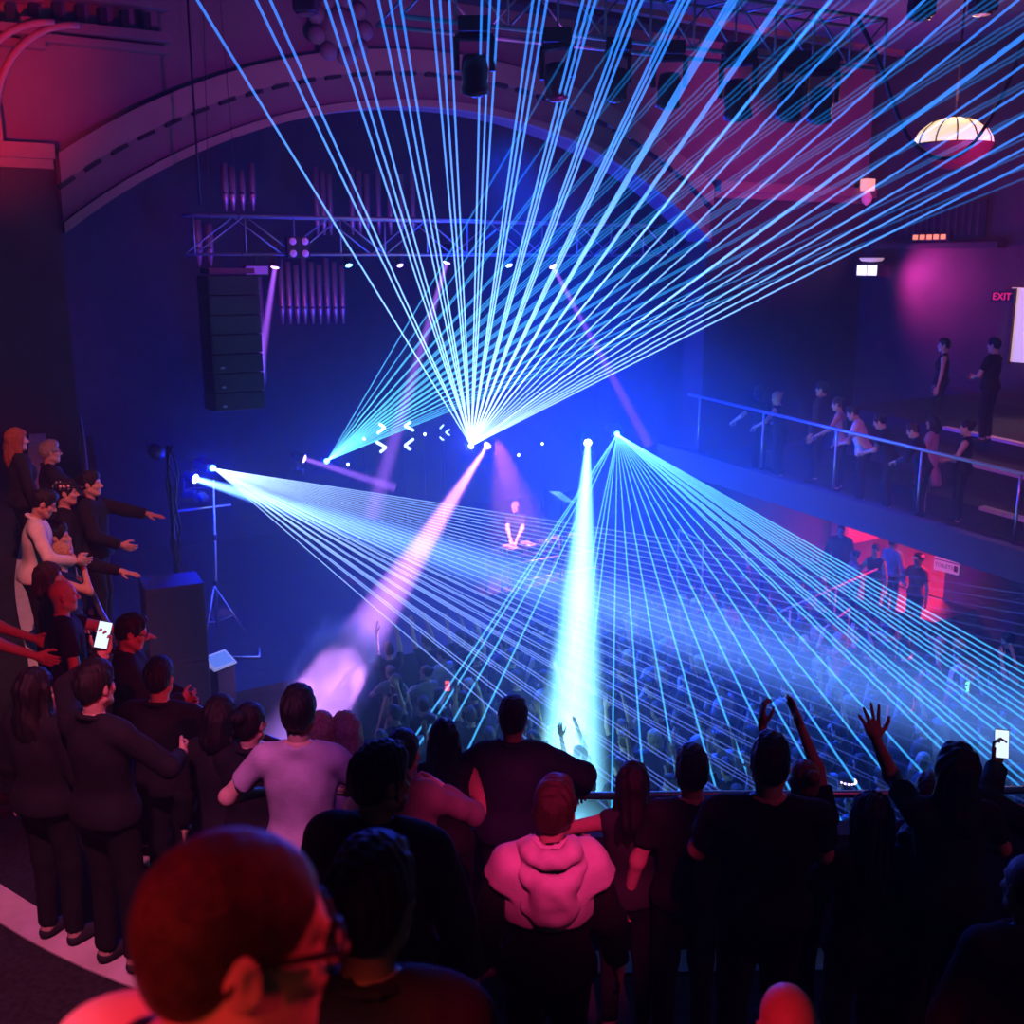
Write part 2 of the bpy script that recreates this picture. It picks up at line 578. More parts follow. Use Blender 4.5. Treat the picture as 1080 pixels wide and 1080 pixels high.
for i in range(7):
    s = 0.3 + i * RBL / 6.6
    MB().tube([RBp(s, 0, 0) - b0, RBp(s, 0, -1.0) - b0], 0.022, 8).build('post', m_rail, hr, True)
# ------------------------------------------------------------------ haze
m = bpy.data.materials.new('stage_haze')
m.use_nodes = True
nt = m.node_tree
nt.nodes.remove(nt.nodes['Principled BSDF'])
sc_ = nt.nodes.new('ShaderNodeVolumeScatter')
sc_.inputs['Color'].default_value = (1, 1, 1, 1)
sc_.inputs['Density'].default_value = 0.004
sc_.inputs['Anisotropy'].default_value = 0.2
nt.links.new(sc_.outputs[0], nt.nodes['Material Output'].inputs['Volume'])
hz = MB().box(W(-2.5, 6.5, 6.5), (34, 36, 15), RM).build('haze', m)
hz['kind'] = 'stuff'
hz['label'] = 'thin smoky haze filling the whole dark concert hall'
hz['category'] = 'haze'
# thicker haze that hangs round the stage front
m = bpy.data.materials.new('thick_stage_haze')
m.use_nodes = True
nt = m.node_tree
nt.nodes.remove(nt.nodes['Principled BSDF'])
tc = nt.nodes.new('ShaderNodeTexCoord')
gr = nt.nodes.new('ShaderNodeVectorMath'); gr.operation = 'LENGTH'
nt.links.new(tc.outputs['Object'], gr.inputs[0])
mr = nt.nodes.new('ShaderNodeMapRange'); mr.interpolation_type = 'SMOOTHSTEP'
mr.inputs['From Min'].default_value = 1.0; mr.inputs['From Max'].default_value = 0.15
mr.inputs['To Min'].default_value = 0.0; mr.inputs['To Max'].default_value = 0.042
nt.links.new(gr.outputs['Value'], mr.inputs['Value'])
vsn = nt.nodes.new('ShaderNodeVolumeScatter')
vsn.inputs['Color'].default_value = (1, 1, 1, 1)
nt.links.new(mr.outputs['Result'], vsn.inputs['Density'])
nt.links.new(vsn.outputs[0], nt.nodes['Material Output'].inputs['Volume'])
m.cycles.volume_step_rate = 0.6
mb = MB()
bm = bmesh.new(); bmesh.ops.create_icosphere(bm, subdivisions=4, radius=1.0)
bm.verts.index_update()
mb.add([v.co for v in bm.verts], [tuple(v.index for v in f_.verts) for f_ in bm.faces]); bm.free()
sh_ = mb.build('haze', m)
sh_.location = P(620, 590, 17.0)
sh_.scale = (8.5, 9.6, 4.6)
sh_.rotation_euler = (0, 0, RZ)
sh_['kind'] = 'stuff'; sh_['label'] = 'thicker blue-lit haze hanging around the front of the stage'; sh_['category'] = 'haze'

# ------------------------------------------------------------------ laser projectors
m_case = mat('projector_case', (0.02, 0.02, 0.024), 0.4)
m_lens_w = mat('lit_lens_white', (0.8, 0.85, 0.9), 0.2, emit=(0.55, 0.8, 1.0), estr=18)
m_lens_c = mat('lit_lens_cyan', (0.6, 0.9, 1.0), 0.2, emit=(0.1, 0.8, 1.0), estr=14)
m_lens_p = mat('lit_lens_violet', (0.8, 0.6, 1.0), 0.2, emit=(0.75, 0.45, 1.0), estr=6)

def clip_len(A, D):
    """distance along D from A until floor, ceiling or the side walls"""
    t = 60.0
    if D.z < 0: t = min(t, (0.02 - A.z) / D.z)
    if D.z > 0: t = min(t, (CEIL - 0.02 - A.z) / D.z)
    du, dn = D.dot(U), D.dot(N)
    au, an = (A - C0).dot(U), (A - C0).dot(N)
    if du > 0: t = min(t, (UR - 0.2 - au) / du)
    if du < 0: t = min(t, (UL + 0.2 - au) / du)
    if dn > 0: t = min(t, (19.0 - an) / dn)
    return t

def projector(label, A, p1, p2, targets, bm, r0, r1, lens, R=14.0):
    """projector at A; its fan lies in the plane of A, p1 and p2; targets are picture directions"""
    n = (p1 - A).cross(p2 - A).normalized()
    ds = []
    for tx, ty in targets:
        q = Pplane(tx, ty, A, n)
        ds.append((q - A).normalized())
    mid = sum(ds, Vector()).normalized()
    root = thing('laser_projector', label, 'laser', A)
    M = frame_to(mid)
    mb = MB().bbox((0, 0, 0.2), (0.26, 0.16, 0.34), 0.015)
    place_mb(mb, M, (0, 0, 0)).build('housing', m_case, root)
    mb = MB().lathe([(0.045, 0.0), (0.05, 0.02), (0.05, 0.05), (0.03, 0.05)], (0, 0, -0.01), 16)
    place_mb(mb, M, (0, 0, 0)).build('lens', lens, root, True)
    mb = MB().tube([(-0.16, 0, 0.2), (-0.17, 0.0, 0.34), (-0.17, -0.14, 0.36), (0.17, -0.14, 0.36), (0.17, 0, 0.34), (0.16, 0, 0.2)], 0.014, 6)
    place_mb(mb, M, (0, 0, 0)).build('bracket', m_case, root, True)
    for d in ds:
        L = clip_len(A, d)
        MB().tube([d * 0.03, d * L], [r0, r0 + (r1 - r0) * L / R], 6, cap=False).build('laser_beam', bm, root, True)
    return root

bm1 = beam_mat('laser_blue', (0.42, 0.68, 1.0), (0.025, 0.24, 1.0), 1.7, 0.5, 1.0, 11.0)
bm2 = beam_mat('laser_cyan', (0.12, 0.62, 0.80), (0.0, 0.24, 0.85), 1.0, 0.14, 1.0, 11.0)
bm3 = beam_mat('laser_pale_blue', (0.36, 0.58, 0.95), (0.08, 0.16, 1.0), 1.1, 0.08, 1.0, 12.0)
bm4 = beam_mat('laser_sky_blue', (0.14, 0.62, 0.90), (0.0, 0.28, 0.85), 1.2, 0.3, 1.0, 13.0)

F1 = [(x, 0) for x in (208, 270, 285, 343, 355, 368, 399, 411, 422, 455, 464, 474, 508, 517, 526, 562, 569, 577, 615, 622, 628, 664, 670, 677,
                       716, 721, 727, 769, 773, 777, 823, 827, 875, 877, 924, 975, 1023, 1074)] + \
     [(860, y) for y in (200, 202, 220, 237, 253, 265, 275, 285.6)]
A1 = P(497, 470, 22.0)
projector('laser projector on the stage firing the tall white-blue fan up over the centre', A1, P(300, 0, 11), P(1000, 0, 11), F1, bm1, 0.006, 0.0165, m_lens_w)
A2 = P(345, 486, 22.0)
F2 = [(345 + dx, 160) for dx in (192, 224, 253, 257, 293, 297, 326, 332, 337, 358, 364, 370, 392, 398, 404, 428, 434, 440, 466, 472, 478, 508, 514, 520,
                                 552, 558, 600, 606, 652, 658, 706, 740, 775, 805)]
projector('laser projector at the back of the stage firing the cyan fan towards upper house', A2, P(300, 0, 11), P(1000, 0, 11), F2, bm2, 0.005, 0.0135, m_lens_c)
A3 = P(225, 494, 19.0)
F3 = [(925, 494 + 700 * s) for s in (0.155, 0.167, 0.18, 0.193, 0.206, 0.22, 0.234, 0.248, 0.262, 0.276, 0.29, 0.305, 0.32, 0.336, 0.352, 0.37, 0.39, 0.41, 0.43, 0.45,
                                     0.468, 0.474, 0.50, 0.512, 0.518, 0.54, 0.55, 0.575, 0.582, 0.59, 0.635, 0.645, 0.69, 0.70, 0.712, 0.775, 0.79, 0.863)]
projector('laser projector on the tall stand firing pale lines across the crowd', A3, P(1080, 640, 16.5), P(520, 745, 13.5), F3, bm3, 0.005, 0.0095, m_lens_c)
A4 = P(651, 458, 21.5)
F4 = [(651 + dx, 591) for dx in (-89, -85, -76, -63, -28, -22, -15, -2, 10, 23, 37, 51, 64.5, 77, 91, 105, 120, 137, 141, 152, 156, 160, 170, 175, 180, 190, 195, 200, 206, 213, 219, 226, 233)]
projector('laser projector high at stage side firing the cyan fan down onto the crowd', A4, P(560, 760, 14.5), P(1080, 700, 14.5), F4, bm4, 0.006, 0.017, m_lens_c)

# ------------------------------------------------------------------ moving head lamps
m_head = mat('lamp_casing', (0.018, 0.018, 0.022), 0.35)

def moving_head(label, A, T, lens, hang=False, s=1.0, group=None):
    """base, yoke, head and lens; the lens sits at A and looks to T"""
    d = (T - A).normalized()
    root = thing('moving_head_light', label, 'stage light', A, group=group)
    M = frame_to(d)
    mb = MB().lathe([(0.05, 0.36), (0.11, 0.34), (0.13, 0.22), (0.12, 0.1), (0.135, 0.06), (0.135, 0.0), (0.11, 0.0)], n=18)
    mb.v = [tuple(Vector(p) * s) for p in mb.v]
    place_mb(mb, M, (0, 0, 0)).build('head', m_head, root, True)
    mb = MB().lathe([(0.004, -0.034), (0.06, -0.026), (0.1, -0.004), (0.1, 0.02)], n=18)
    mb.v = [tuple(Vector(p) * s) for p in mb.v]
    place_mb(mb, M, (0, 0, 0)).build('lens', lens, root, True)
    c = -d * 0.2 * s
    sg = 1 if hang else -1
    side = d.cross(Z).normalized()
    mb = MB()
    for q in (-1, 1):
        a = c + side * 0.17 * s * q
        mb.tube([a, a + Z * sg * 0.3 * s], 0.028 * s, 6)
    mb.tube([c + side * 0.18 * s + Z * sg * 0.3 * s, c - side * 0.18 * s + Z * sg * 0.3 * s], 0.035 * s, 6)
    mb.build('yoke', m_head, root)
    MB().bbox(c + Z * sg * 0.4 * s, (0.3 * s, 0.26 * s, 0.14 * s), 0.02).build('base', m_head, root)
    return root

def cone_mat(name, col, k, soft, ta, r0=0.5, fall=1.0):  # lamp light scattered in haze, put into the cone as emission
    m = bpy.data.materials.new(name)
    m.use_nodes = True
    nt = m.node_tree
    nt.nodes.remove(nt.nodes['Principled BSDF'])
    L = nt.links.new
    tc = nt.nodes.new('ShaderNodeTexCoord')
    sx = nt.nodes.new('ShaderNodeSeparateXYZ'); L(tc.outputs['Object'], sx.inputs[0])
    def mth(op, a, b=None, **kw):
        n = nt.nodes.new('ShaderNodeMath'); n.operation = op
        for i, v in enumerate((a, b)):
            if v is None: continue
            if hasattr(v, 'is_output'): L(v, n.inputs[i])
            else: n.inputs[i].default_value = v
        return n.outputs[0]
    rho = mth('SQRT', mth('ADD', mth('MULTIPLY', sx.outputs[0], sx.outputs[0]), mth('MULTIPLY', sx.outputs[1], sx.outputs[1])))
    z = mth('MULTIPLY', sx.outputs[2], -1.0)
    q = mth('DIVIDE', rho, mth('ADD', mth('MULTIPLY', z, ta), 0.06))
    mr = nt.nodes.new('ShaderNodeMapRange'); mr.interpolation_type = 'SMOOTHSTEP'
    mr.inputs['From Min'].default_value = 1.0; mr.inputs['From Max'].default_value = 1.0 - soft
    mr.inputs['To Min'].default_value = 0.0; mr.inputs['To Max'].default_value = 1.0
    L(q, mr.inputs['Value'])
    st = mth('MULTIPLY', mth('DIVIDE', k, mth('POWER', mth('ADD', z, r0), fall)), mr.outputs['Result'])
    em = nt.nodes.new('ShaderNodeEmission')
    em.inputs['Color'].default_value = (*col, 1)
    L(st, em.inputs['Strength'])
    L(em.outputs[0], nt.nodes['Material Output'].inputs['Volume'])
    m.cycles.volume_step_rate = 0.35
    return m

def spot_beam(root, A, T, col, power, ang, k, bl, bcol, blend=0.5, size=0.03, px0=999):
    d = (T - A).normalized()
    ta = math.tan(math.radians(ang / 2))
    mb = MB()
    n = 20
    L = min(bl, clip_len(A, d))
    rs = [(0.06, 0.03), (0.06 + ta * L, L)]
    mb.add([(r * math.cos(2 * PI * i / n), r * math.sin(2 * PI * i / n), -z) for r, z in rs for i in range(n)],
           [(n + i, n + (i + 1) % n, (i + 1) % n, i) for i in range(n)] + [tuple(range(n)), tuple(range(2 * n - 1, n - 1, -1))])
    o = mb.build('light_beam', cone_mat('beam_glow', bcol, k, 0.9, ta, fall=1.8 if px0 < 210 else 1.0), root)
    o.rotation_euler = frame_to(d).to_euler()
    lamp('SPOT', 'lamp_light', A + d * 0.05, col, power, T, size, ang, blend)

DEEP = (0.0, 0.006, 1.0)
LITE = (0.06, 0.25, 1.0)
VIO = (0.62, 0.22, 1.0)
SP = [
    # label, lens point, aim point, lamp colour, lamp power, cone angle, glow, beam length, beam colour, lens, hung
    ('white-blue moving head beside the tall stand sweeping a wide beam over the crowd', (206, 505, 18.6), (700, 655, 15.5), LITE, 3000, 7.5, 56, 20, (0.12, 0.30, 1.0), m_lens_w, False),
    ('bright white moving head on the stage aimed straight down at the crowd', (620, 467, 21.5), (598, 880, 13.0), (0.1, 0.4, 1.0), 9000, 6.4, 42.0, 20, (0.22, 0.72, 1.0), m_lens_w, False),
    ('violet moving head next to the fan projector aimed at the smoke', (514, 470, 21.8), (335, 745, 16.5), VIO, 110000, 8.5, 9.5, 20, (0.45, 0.2, 0.95), m_lens_p, False),
    ('violet moving head hung below the truss over the organ pipes', (290, 282, 20.5), (268, 430, 20.5), VIO, 1200, 4, 12, 2.6, (0.40, 0.10, 1.0), m_lens_p, True),
    ('violet moving head under the truss crossed by the tall laser fan', (471, 277, 22.5), (405, 500, 22.5), VIO, 2200, 4.5, 9, 5.5, (0.45, 0.15, 1.0), m_lens_p, True),
    ('violet moving head under the truss with a thin beam to stage side', (583, 281, 23.0), (690, 480, 22.0), VIO, 1500, 2.6, 9, 4.4, (0.40, 0.12, 1.0), m_lens_p, True),
    ('small violet lamp low on the stage next to the cyan projector', (321, 484, 20.5), (450, 525, 20.5), VIO, 700, 5, 9, 1.8, (0.40, 0.15, 1.0), m_lens_p, False),
]
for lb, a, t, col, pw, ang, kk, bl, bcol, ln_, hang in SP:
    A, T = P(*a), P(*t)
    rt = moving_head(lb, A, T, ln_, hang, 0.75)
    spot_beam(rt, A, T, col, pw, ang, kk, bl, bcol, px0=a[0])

# wash light of the stage rig: blue glow round each lamp
for (px, py, d), pw in (((215, 500, 18.2), 380), ((350, 480, 21.4), 220), ((500, 462, 21.5), 560), ((615, 460, 21.0), 1000), ((655, 452, 21.0), 480)):
    lamp('POINT', 'lamp_glow', P(px, py, d), DEEP, pw, size=0.12)
lamp('AREA', 'added_stage_wash', P(560, 250, 21), (0.0, 0.04, 1.0), 500, P(680, 720, 15), 3.0)  # unseen blue panel added behind the crowd for rim light
lamp('SPOT', 'added_crowd_wash', W(0.5, 0.9, CAMZ + 2.0), (0.0, 0.045, 1.0), 26000, W(2.0, 6.2, 0.0), 0.4, 62, 0.9)  # unseen spot added to turn stalls crowd and haze blue
# house lamps without fixtures: red and magenta washes on plaster and public, tight single-person spots
RED = (1.0, 0.015, 0.05)
PINK = (1.0, 0.12, 0.25)
MAG = (0.75, 0.02, 0.62)
lamp('SPOT', 'house_red', W(-8.5, 5.0, CAMZ + 0.4), RED, 1300, W(-7.6, 0, CAMZ + 2.5), 0.2, 48, 0.95)
lamp('SPOT', 'house_magenta', W(-2.0, 7.0, CAMZ + 0.5), (0.6, 0.02, 0.75), 700, W(-2.5, 0, CAMZ + 3.6), 0.3, 90, 0.9)
lamp('SPOT', 'house_magenta', W(7.0, 8.0, CAMZ + 0.5), MAG, 1900, W(8.2, 0, CAMZ + 3.0), 0.3, 60, 0.9)
lamp('SPOT', 'audience_red', (4.5, -1.0, 11.4), RED, 2600, (-4.6, 9.4, 5.3), 0.15, 24, 0.7)
lamp('SPOT', 'audience_red', (-2.6, -1.2, 9.6), RED, 750, (-0.43, 1.15, 7.04), 0.06, 9, 0.9)  # tight unseen spot shaped to redden the back of the nearest head
lamp('SPOT', 'audience_red', (2.6, 1.9, 8.6), RED, 210, (-0.25, 1.25, 7.05), 0.1, 13, 0.6)  # second tight unseen spot, added for the same man's cheek
lamp('SPOT', 'audience_pink', (-1.8, -0.9, 9.3), (1.0, 0.3, 0.55), 420, (-0.62, 1.15, 6.72), 0.08, 9, 0.8)  # unseen pink spot added for his jacket shoulder
lamp('SPOT', 'audience_orange', (-1.2, -1.6, 9.4), (1.0, 0.10, 0.02), 160, (-0.4, 1.1, 6.75), 0.05, 9, 0.5)  # unseen orange spot aimed only at his neck
lamp('SPOT', 'audience_pink', (0.6, -1.5, 11.5), (1.0, 0.03, 0.22), 2700, (0.22, 4.3, 5.6), 0.1, 9, 0.5)  # kept narrow to light the hooded jacket alone; source unseen
lamp('SPOT', 'audience_pink', (-1.0, 0.5, 11.8), (1.0, 0.16, 0.4), 2300, (-2.3, 4.3, 5.0), 0.1, 26, 0.5)
lamp('SPOT', 'aisle_pink', (-2.5, 5.0, 11.9), (1.0, 0.25, 0.3), 1500, (-5.1, 10.0, 5.2), 0.08, 26, 0.6)
lamp('SPOT', 'audience_violet', (-0.5, 0.0, 11.8), (0.32, 0.05, 1.0), 450, (-1.15, 5.4, 5.2), 0.1, 10, 0.6)  # unseen violet spot narrowed to the lilac t-shirt
lamp('SPOT', 'audience_magenta', (6.0, 0.0, 11.6), (1.0, 0.03, 0.25), 170, (1.6, 5.0, 5.4), 0.15, 36, 0.7)
lamp('SPOT', 'balcony_magenta', (3.0, 6.0, 11.5), (0.9, 0.08, 0.6), 2600, RB0 + RBD * 5.5 + Z * -0.2, 0.2, 30, 0.8)
lamp('SPOT', 'balcony_pink', W(8.2, 7.0, CAMZ + 1.2), PINK, 120, RB0 + RBD * 5 + RBN * 3.2 - Z * 0.6, 0.2, 50, 0.8)
lamp('SPOT', 'house_red', W(5.5, 10.0, CAMZ + 1.0), RED, 700, W(UR, 4.8, CAMZ + 0.6), 0.2, 50, 0.9)
lamp('SPOT', 'floor_red', W(9.8, 5.6, 3.7), RED, 3200, W(7.2, 4.6, 0.9), 0.2, 84, 0.8)
lamp('AREA', 'lobby_red', W(UD + 1.9, 1.75, 2.9), (1.0, 0.02, 0.07), 900, W(UD + 1.9, 1.75, 0), 2.0)
lamp('SPOT', 'stage_violet', W(-3.5, -2.6, CAMZ + 1.2), (0.55, 0.03, 0.6), 260, W(-4.8, -5, CAMZ - 1.0), 0.2, 60, 0.9)  # unseen spot added to tint the loudspeaker side of the stage violet
lamp('SPOT', 'doorway_red', W(8.6, 1.8, 3.6), RED, 500, W(UD + 0.6, 1.8, 1.4), 0.1, 90, 0.8)
lamp('SPOT', 'dj_pink', P(525, 462, 20.2), (1.0, 0.2, 0.35), 3200, P(543, 545, 21.1), 0.08, 40, 0.7)  # unseen lamp added close in front to turn the performer pink
wd = bpy.data.worlds.new('hall_ambience')
SC.world = wd
wd.use_nodes = True
wd.node_tree.nodes['Background'].inputs['Color'].default_value = (0.7, 0.8, 1.0, 1)
wd.node_tree.nodes['Background'].inputs['Strength'].default_value = 0.012

# ------------------------------------------------------------------ smoke jet on the stage front
m = bpy.data.materials.new('smoke_cloud')
m.use_nodes = True
nt = m.node_tree
nt.nodes.remove(nt.nodes['Principled BSDF'])
tc = nt.nodes.new('ShaderNodeTexCoord')
nz = nt.nodes.new('ShaderNodeTexNoise')
nz.inputs['Scale'].default_value = 2.6; nz.inputs['Detail'].default_value = 4
nt.links.new(tc.outputs['Object'], nz.inputs['Vector'])
gr = nt.nodes.new('ShaderNodeVectorMath'); gr.operation = 'LENGTH'
nt.links.new(tc.outputs['Object'], gr.inputs[0])
ad = nt.nodes.new('ShaderNodeMath'); ad.operation = 'MULTIPLY_ADD'
ad.inputs[1].default_value = 0.9
nt.links.new(nz.outputs['Fac'], ad.inputs[0]); nt.links.new(gr.outputs['Value'], ad.inputs[2])
mr = nt.nodes.new('ShaderNodeMapRange'); mr.interpolation_type = 'SMOOTHSTEP'
mr.inputs['From Min'].default_value = 1.3; mr.inputs['From Max'].default_value = 0.85
mr.inputs['To Min'].default_value = 0.0; mr.inputs['To Max'].default_value = 3.0
nt.links.new(ad.outputs[0], mr.inputs['Value'])
vsn = nt.nodes.new('ShaderNodeVolumeScatter')
vsn.inputs['Color'].default_value = (0.95, 0.9, 1, 1)
nt.links.new(mr.outputs['Result'], vsn.inputs['Density'])
nt.links.new(vsn.outputs[0], nt.nodes['Material Output'].inputs['Volume'])
m.cycles.volume_step_rate = 0.5
mb = MB()
bm = bmesh.new(); bmesh.ops.create_icosphere(bm, subdivisions=3, radius=1.0)
bm.verts.index_update()
mb.add([v.co for v in bm.verts], [tuple(v.index for v in f_.verts) for f_ in bm.faces]); bm.free()
sm = mb.build('smoke_plume', m)
sm.location = P(352, 712, 16.6)
sm.scale = (0.85, 0.8, 1.25)
sm.rotation_euler = (0, 0.35, 0)
sm['kind'] = 'stuff'; sm['label'] = 'puff of smoke on the stage front lit violet by a beam'; sm['category'] = 'smoke'
# ------------------------------------------------------------------ people: smooth-union bodies
V3 = lambda *a: np.array(a, dtype=np.float64)

class Field:
    def __init__(self, k=0.03):
        self.p, self.neg, self.cl, self.k, self.nz = [], [], [], k, None
    def cone(self, a, b, ra, rb, k=None, cap=None):
        self.p.append(('c', np.asarray(a, float), np.asarray(b, float), ra, rb, self.k if k is None else k, cap)); return self
    def ell(self, c, r, R=None, k=None):
        self.p.append(('e', np.asarray(c, float), np.asarray(r, float), R, None, self.k if k is None else k, None)); return self
    def minus(self, c, r, R=None, k=0.01):
        self.neg.append((np.asarray(c, float), np.asarray(r, float), R, k)); return self
    def clip(self, p, n):
        self.cl.append((np.asarray(p, float), np.asarray(n, float))); return self
    def noise(self, amp, freq, seed=0, vert=0.35):
        rs = np.random.RandomState(seed)
        self.nz = (amp, [(rs.randn(3) * np.array([1, 1, vert]) * freq, rs.rand() * 6.28) for _ in range(5)]); return self

def _ell(X, Y, Zz, c, r, R):
    x, y, z = X - c[0], Y - c[1], Zz - c[2]
    if R is not None:
        x, y, z = (R[0, 0] * x + R[1, 0] * y + R[2, 0] * z, R[0, 1] * x + R[1, 1] * y + R[2, 1] * z, R[0, 2] * x + R[1, 2] * y + R[2, 2] * z)
    k0 = np.sqrt((x / r[0]) ** 2 + (y / r[1]) ** 2 + (z / r[2]) ** 2) + 1e-9
    k1 = np.sqrt((x / r[0] ** 2) ** 2 + (y / r[1] ** 2) ** 2 + (z / r[2] ** 2) ** 2) + 1e-9
    return k0 * (k0 - 1) / k1

def polygonise(F, h, inf=0.0):
    """surface of a field as vertices and quads (naive surface nets)"""
    lo = np.full(3, 1e9); hi = np.full(3, -1e9)
    for q in F.p:
        if q[0] == 'c':
            m_ = max(q[3], q[4]) + inf
            lo = np.minimum(lo, np.minimum(q[1], q[2]) - m_); hi = np.maximum(hi, np.maximum(q[1], q[2]) + m_)
        else:
            m_ = q[2].max() + inf
            lo = np.minimum(lo, q[1] - m_); hi = np.maximum(hi, q[1] + m_)
    lo -= 3 * h; hi += 3 * h
    n = np.ceil((hi - lo) / h).astype(int) + 1
    ax = [lo[i] + h * np.arange(n[i]) for i in range(3)]
    G = np.full(n, 0.5)
    for q in F.p:
        k = q[5]
        mg = k + 3 * h + inf
        if q[0] == 'c':
            m_ = max(q[3], q[4]) + mg
            a, b = np.minimum(q[1], q[2]) - m_, np.maximum(q[1], q[2]) + m_
        else:
            m_ = q[2].max() + mg
            a, b = q[1] - m_, q[1] + m_
        i0 = np.clip(((a - lo) / h).astype(int), 0, n - 1); i1 = np.clip(((b - lo) / h).astype(int) + 2, 1, n)
        X = ax[0][i0[0]:i1[0], None, None]; Y = ax[1][None, i0[1]:i1[1], None]; Zz = ax[2][None, None, i0[2]:i1[2]]
        if q[0] == 'c':
            ba = q[2] - q[1]; bb = ba.dot(ba) + 1e-12
            x, y, z = X - q[1][0], Y - q[1][1], Zz - q[1][2]
            t0 = (x * ba[0] + y * ba[1] + z * ba[2]) / bb
            t = np.clip(t0, 0, 1)
            d = np.sqrt((x - ba[0] * t) ** 2 + (y - ba[1] * t) ** 2 + (z - ba[2] * t) ** 2) - (q[3] + (q[4] - q[3]) * t)
            if q[6]:
                d = np.maximum(d, (t0 - 1) * math.sqrt(bb))
        else:
            d = _ell(X, Y, Zz, q[1], q[2], q[3])
        d = d - inf
        s = (slice(i0[0], i1[0]), slice(i0[1], i1[1]), slice(i0[2], i1[2]))
        g = G[s]
        hh = np.maximum(k - np.abs(g - d), 0) / k
        G[s] = np.minimum(g, d) - hh * hh * k * 0.25
    X, Y, Zz = ax[0][:, None, None], ax[1][None, :, None], ax[2][None, None, :]
    if F.nz:
        amp, w = F.nz
        s = 0
        for f_, ph in w:
            s = s + np.sin(X * f_[0] + Y * f_[1] + Zz * f_[2] + ph)
        G = G + amp * s / 2
    for c, r, R, k in F.neg:
        d = -_ell(X, Y, Zz, c, r, R)
        hh = np.maximum(k - np.abs(G - d), 0) / k
        G = np.maximum(G, d) + hh * hh * k * 0.25
    for p, nn in F.cl:
        G = np.maximum(G, (X - p[0]) * nn[0] + (Y - p[1]) * nn[1] + (Zz - p[2]) * nn[2])
    S = G < 0
    c8 = [(i, j, k) for i in (0, 1) for j in (0, 1) for k in (0, 1)]
    sh = [slice(i, G.shape[a] - 1 + i) for a in range(3) for i in (0, 1)]
    cs = lambda A, c: A[sh[c[0]], sh[2 + c[1]], sh[4 + c[2]]]
    cnt = sum(cs(S, c).astype(np.int8) for c in c8)
    cells = np.argwhere((cnt > 0) & (cnt < 8))
    if len(cells) == 0:
        return np.zeros((0, 3)), np.zeros((0, 4), int)
    ci, cj, ck = cells.T
    val = {c: G[ci + c[0], cj + c[1], ck + c[2]] for c in c8}
    pos = np.zeros((len(cells), 3)); num = np.zeros(len(cells))
    for c in c8:
        for a in range(3):
            if c[a] == 0:
                e = list(c); e[a] = 1; e = tuple(e)
                v0, v1 = val[c], val[e]
                cr = (v0 < 0) != (v1 < 0)
                t = np.where(cr, v0 / np.where(cr, v0 - v1, 1), 0)
                p = np.zeros((len(cells), 3)); p += np.array(c)
                p[:, a] += t
                pos[cr] += p[cr]; num[cr] += 1
    verts = lo + (cells + pos / num[:, None]) * h
    idx = np.full(np.array(G.shape) - 1, -1, dtype=np.int64)
    idx[ci, cj, ck] = np.arange(len(cells))
    quads = []
    for a in range(3):
        s0 = [slice(1, -1)] * 3; s0[a] = slice(0, -1)
        s1 = [slice(1, -1)] * 3; s1[a] = slice(1, None)
        A, B = S[tuple(s0)], S[tuple(s1)]
        e = np.argwhere(A != B)
        if len(e) == 0: continue
        flip = A[tuple(e.T)]
        off = np.ones(3, int); off[a] = 0
        e = e + off
        b, c = (a + 1) % 3, (a + 2) % 3
        def at(db, dc):
            q = e.copy(); q[:, b] += db; q[:, c] += dc
            return idx[tuple(q.T)]
        Q = np.stack([at(-1, -1), at(0, -1), at(0, 0), at(-1, 0)], 1)
        Q[~flip] = Q[~flip][:, ::-1]
        quads.append(Q)
    return verts, np.concatenate(quads)

def mesh_of(name, parts, m):
    """one mesh from [(verts, quads)]"""
    vs_, qs, b = [], [], 0
    for v, q in parts:
        if len(v) == 0: continue
        vs_.append(v); qs.append(q + b); b += len(v)
    v = np.concatenate(vs_); q = np.concatenate(qs)
    me = bpy.data.meshes.new(name)
    me.vertices.add(len(v)); me.vertices.foreach_set('co', v.astype(np.float32).ravel())
    me.loops.add(len(q) * 4); me.loops.foreach_set('vertex_index', q.astype(np.int32).ravel())
    me.polygons.add(len(q)); me.polygons.foreach_set('loop_start', np.arange(0, len(q) * 4, 4, dtype=np.int32))
    me.polygons.foreach_set('use_smooth', np.ones(len(q), dtype=bool))
    me.update(calc_edges=True)
    me.materials.append(m)
    return me

def rotx(a): c, s = math.cos(a), math.sin(a); return np.array([[1, 0, 0], [0, c, -s], [0, s, c]])
def roty(a): c, s = math.cos(a), math.sin(a); return np.array([[c, 0, s], [0, 1, 0], [-s, 0, c]])
def rotz(a): c, s = math.cos(a), math.sin(a); return np.array([[c, -s, 0], [s, c, 0], [0, 0, 1]])
def unit(v): return v / (np.linalg.norm(v) + 1e-9)

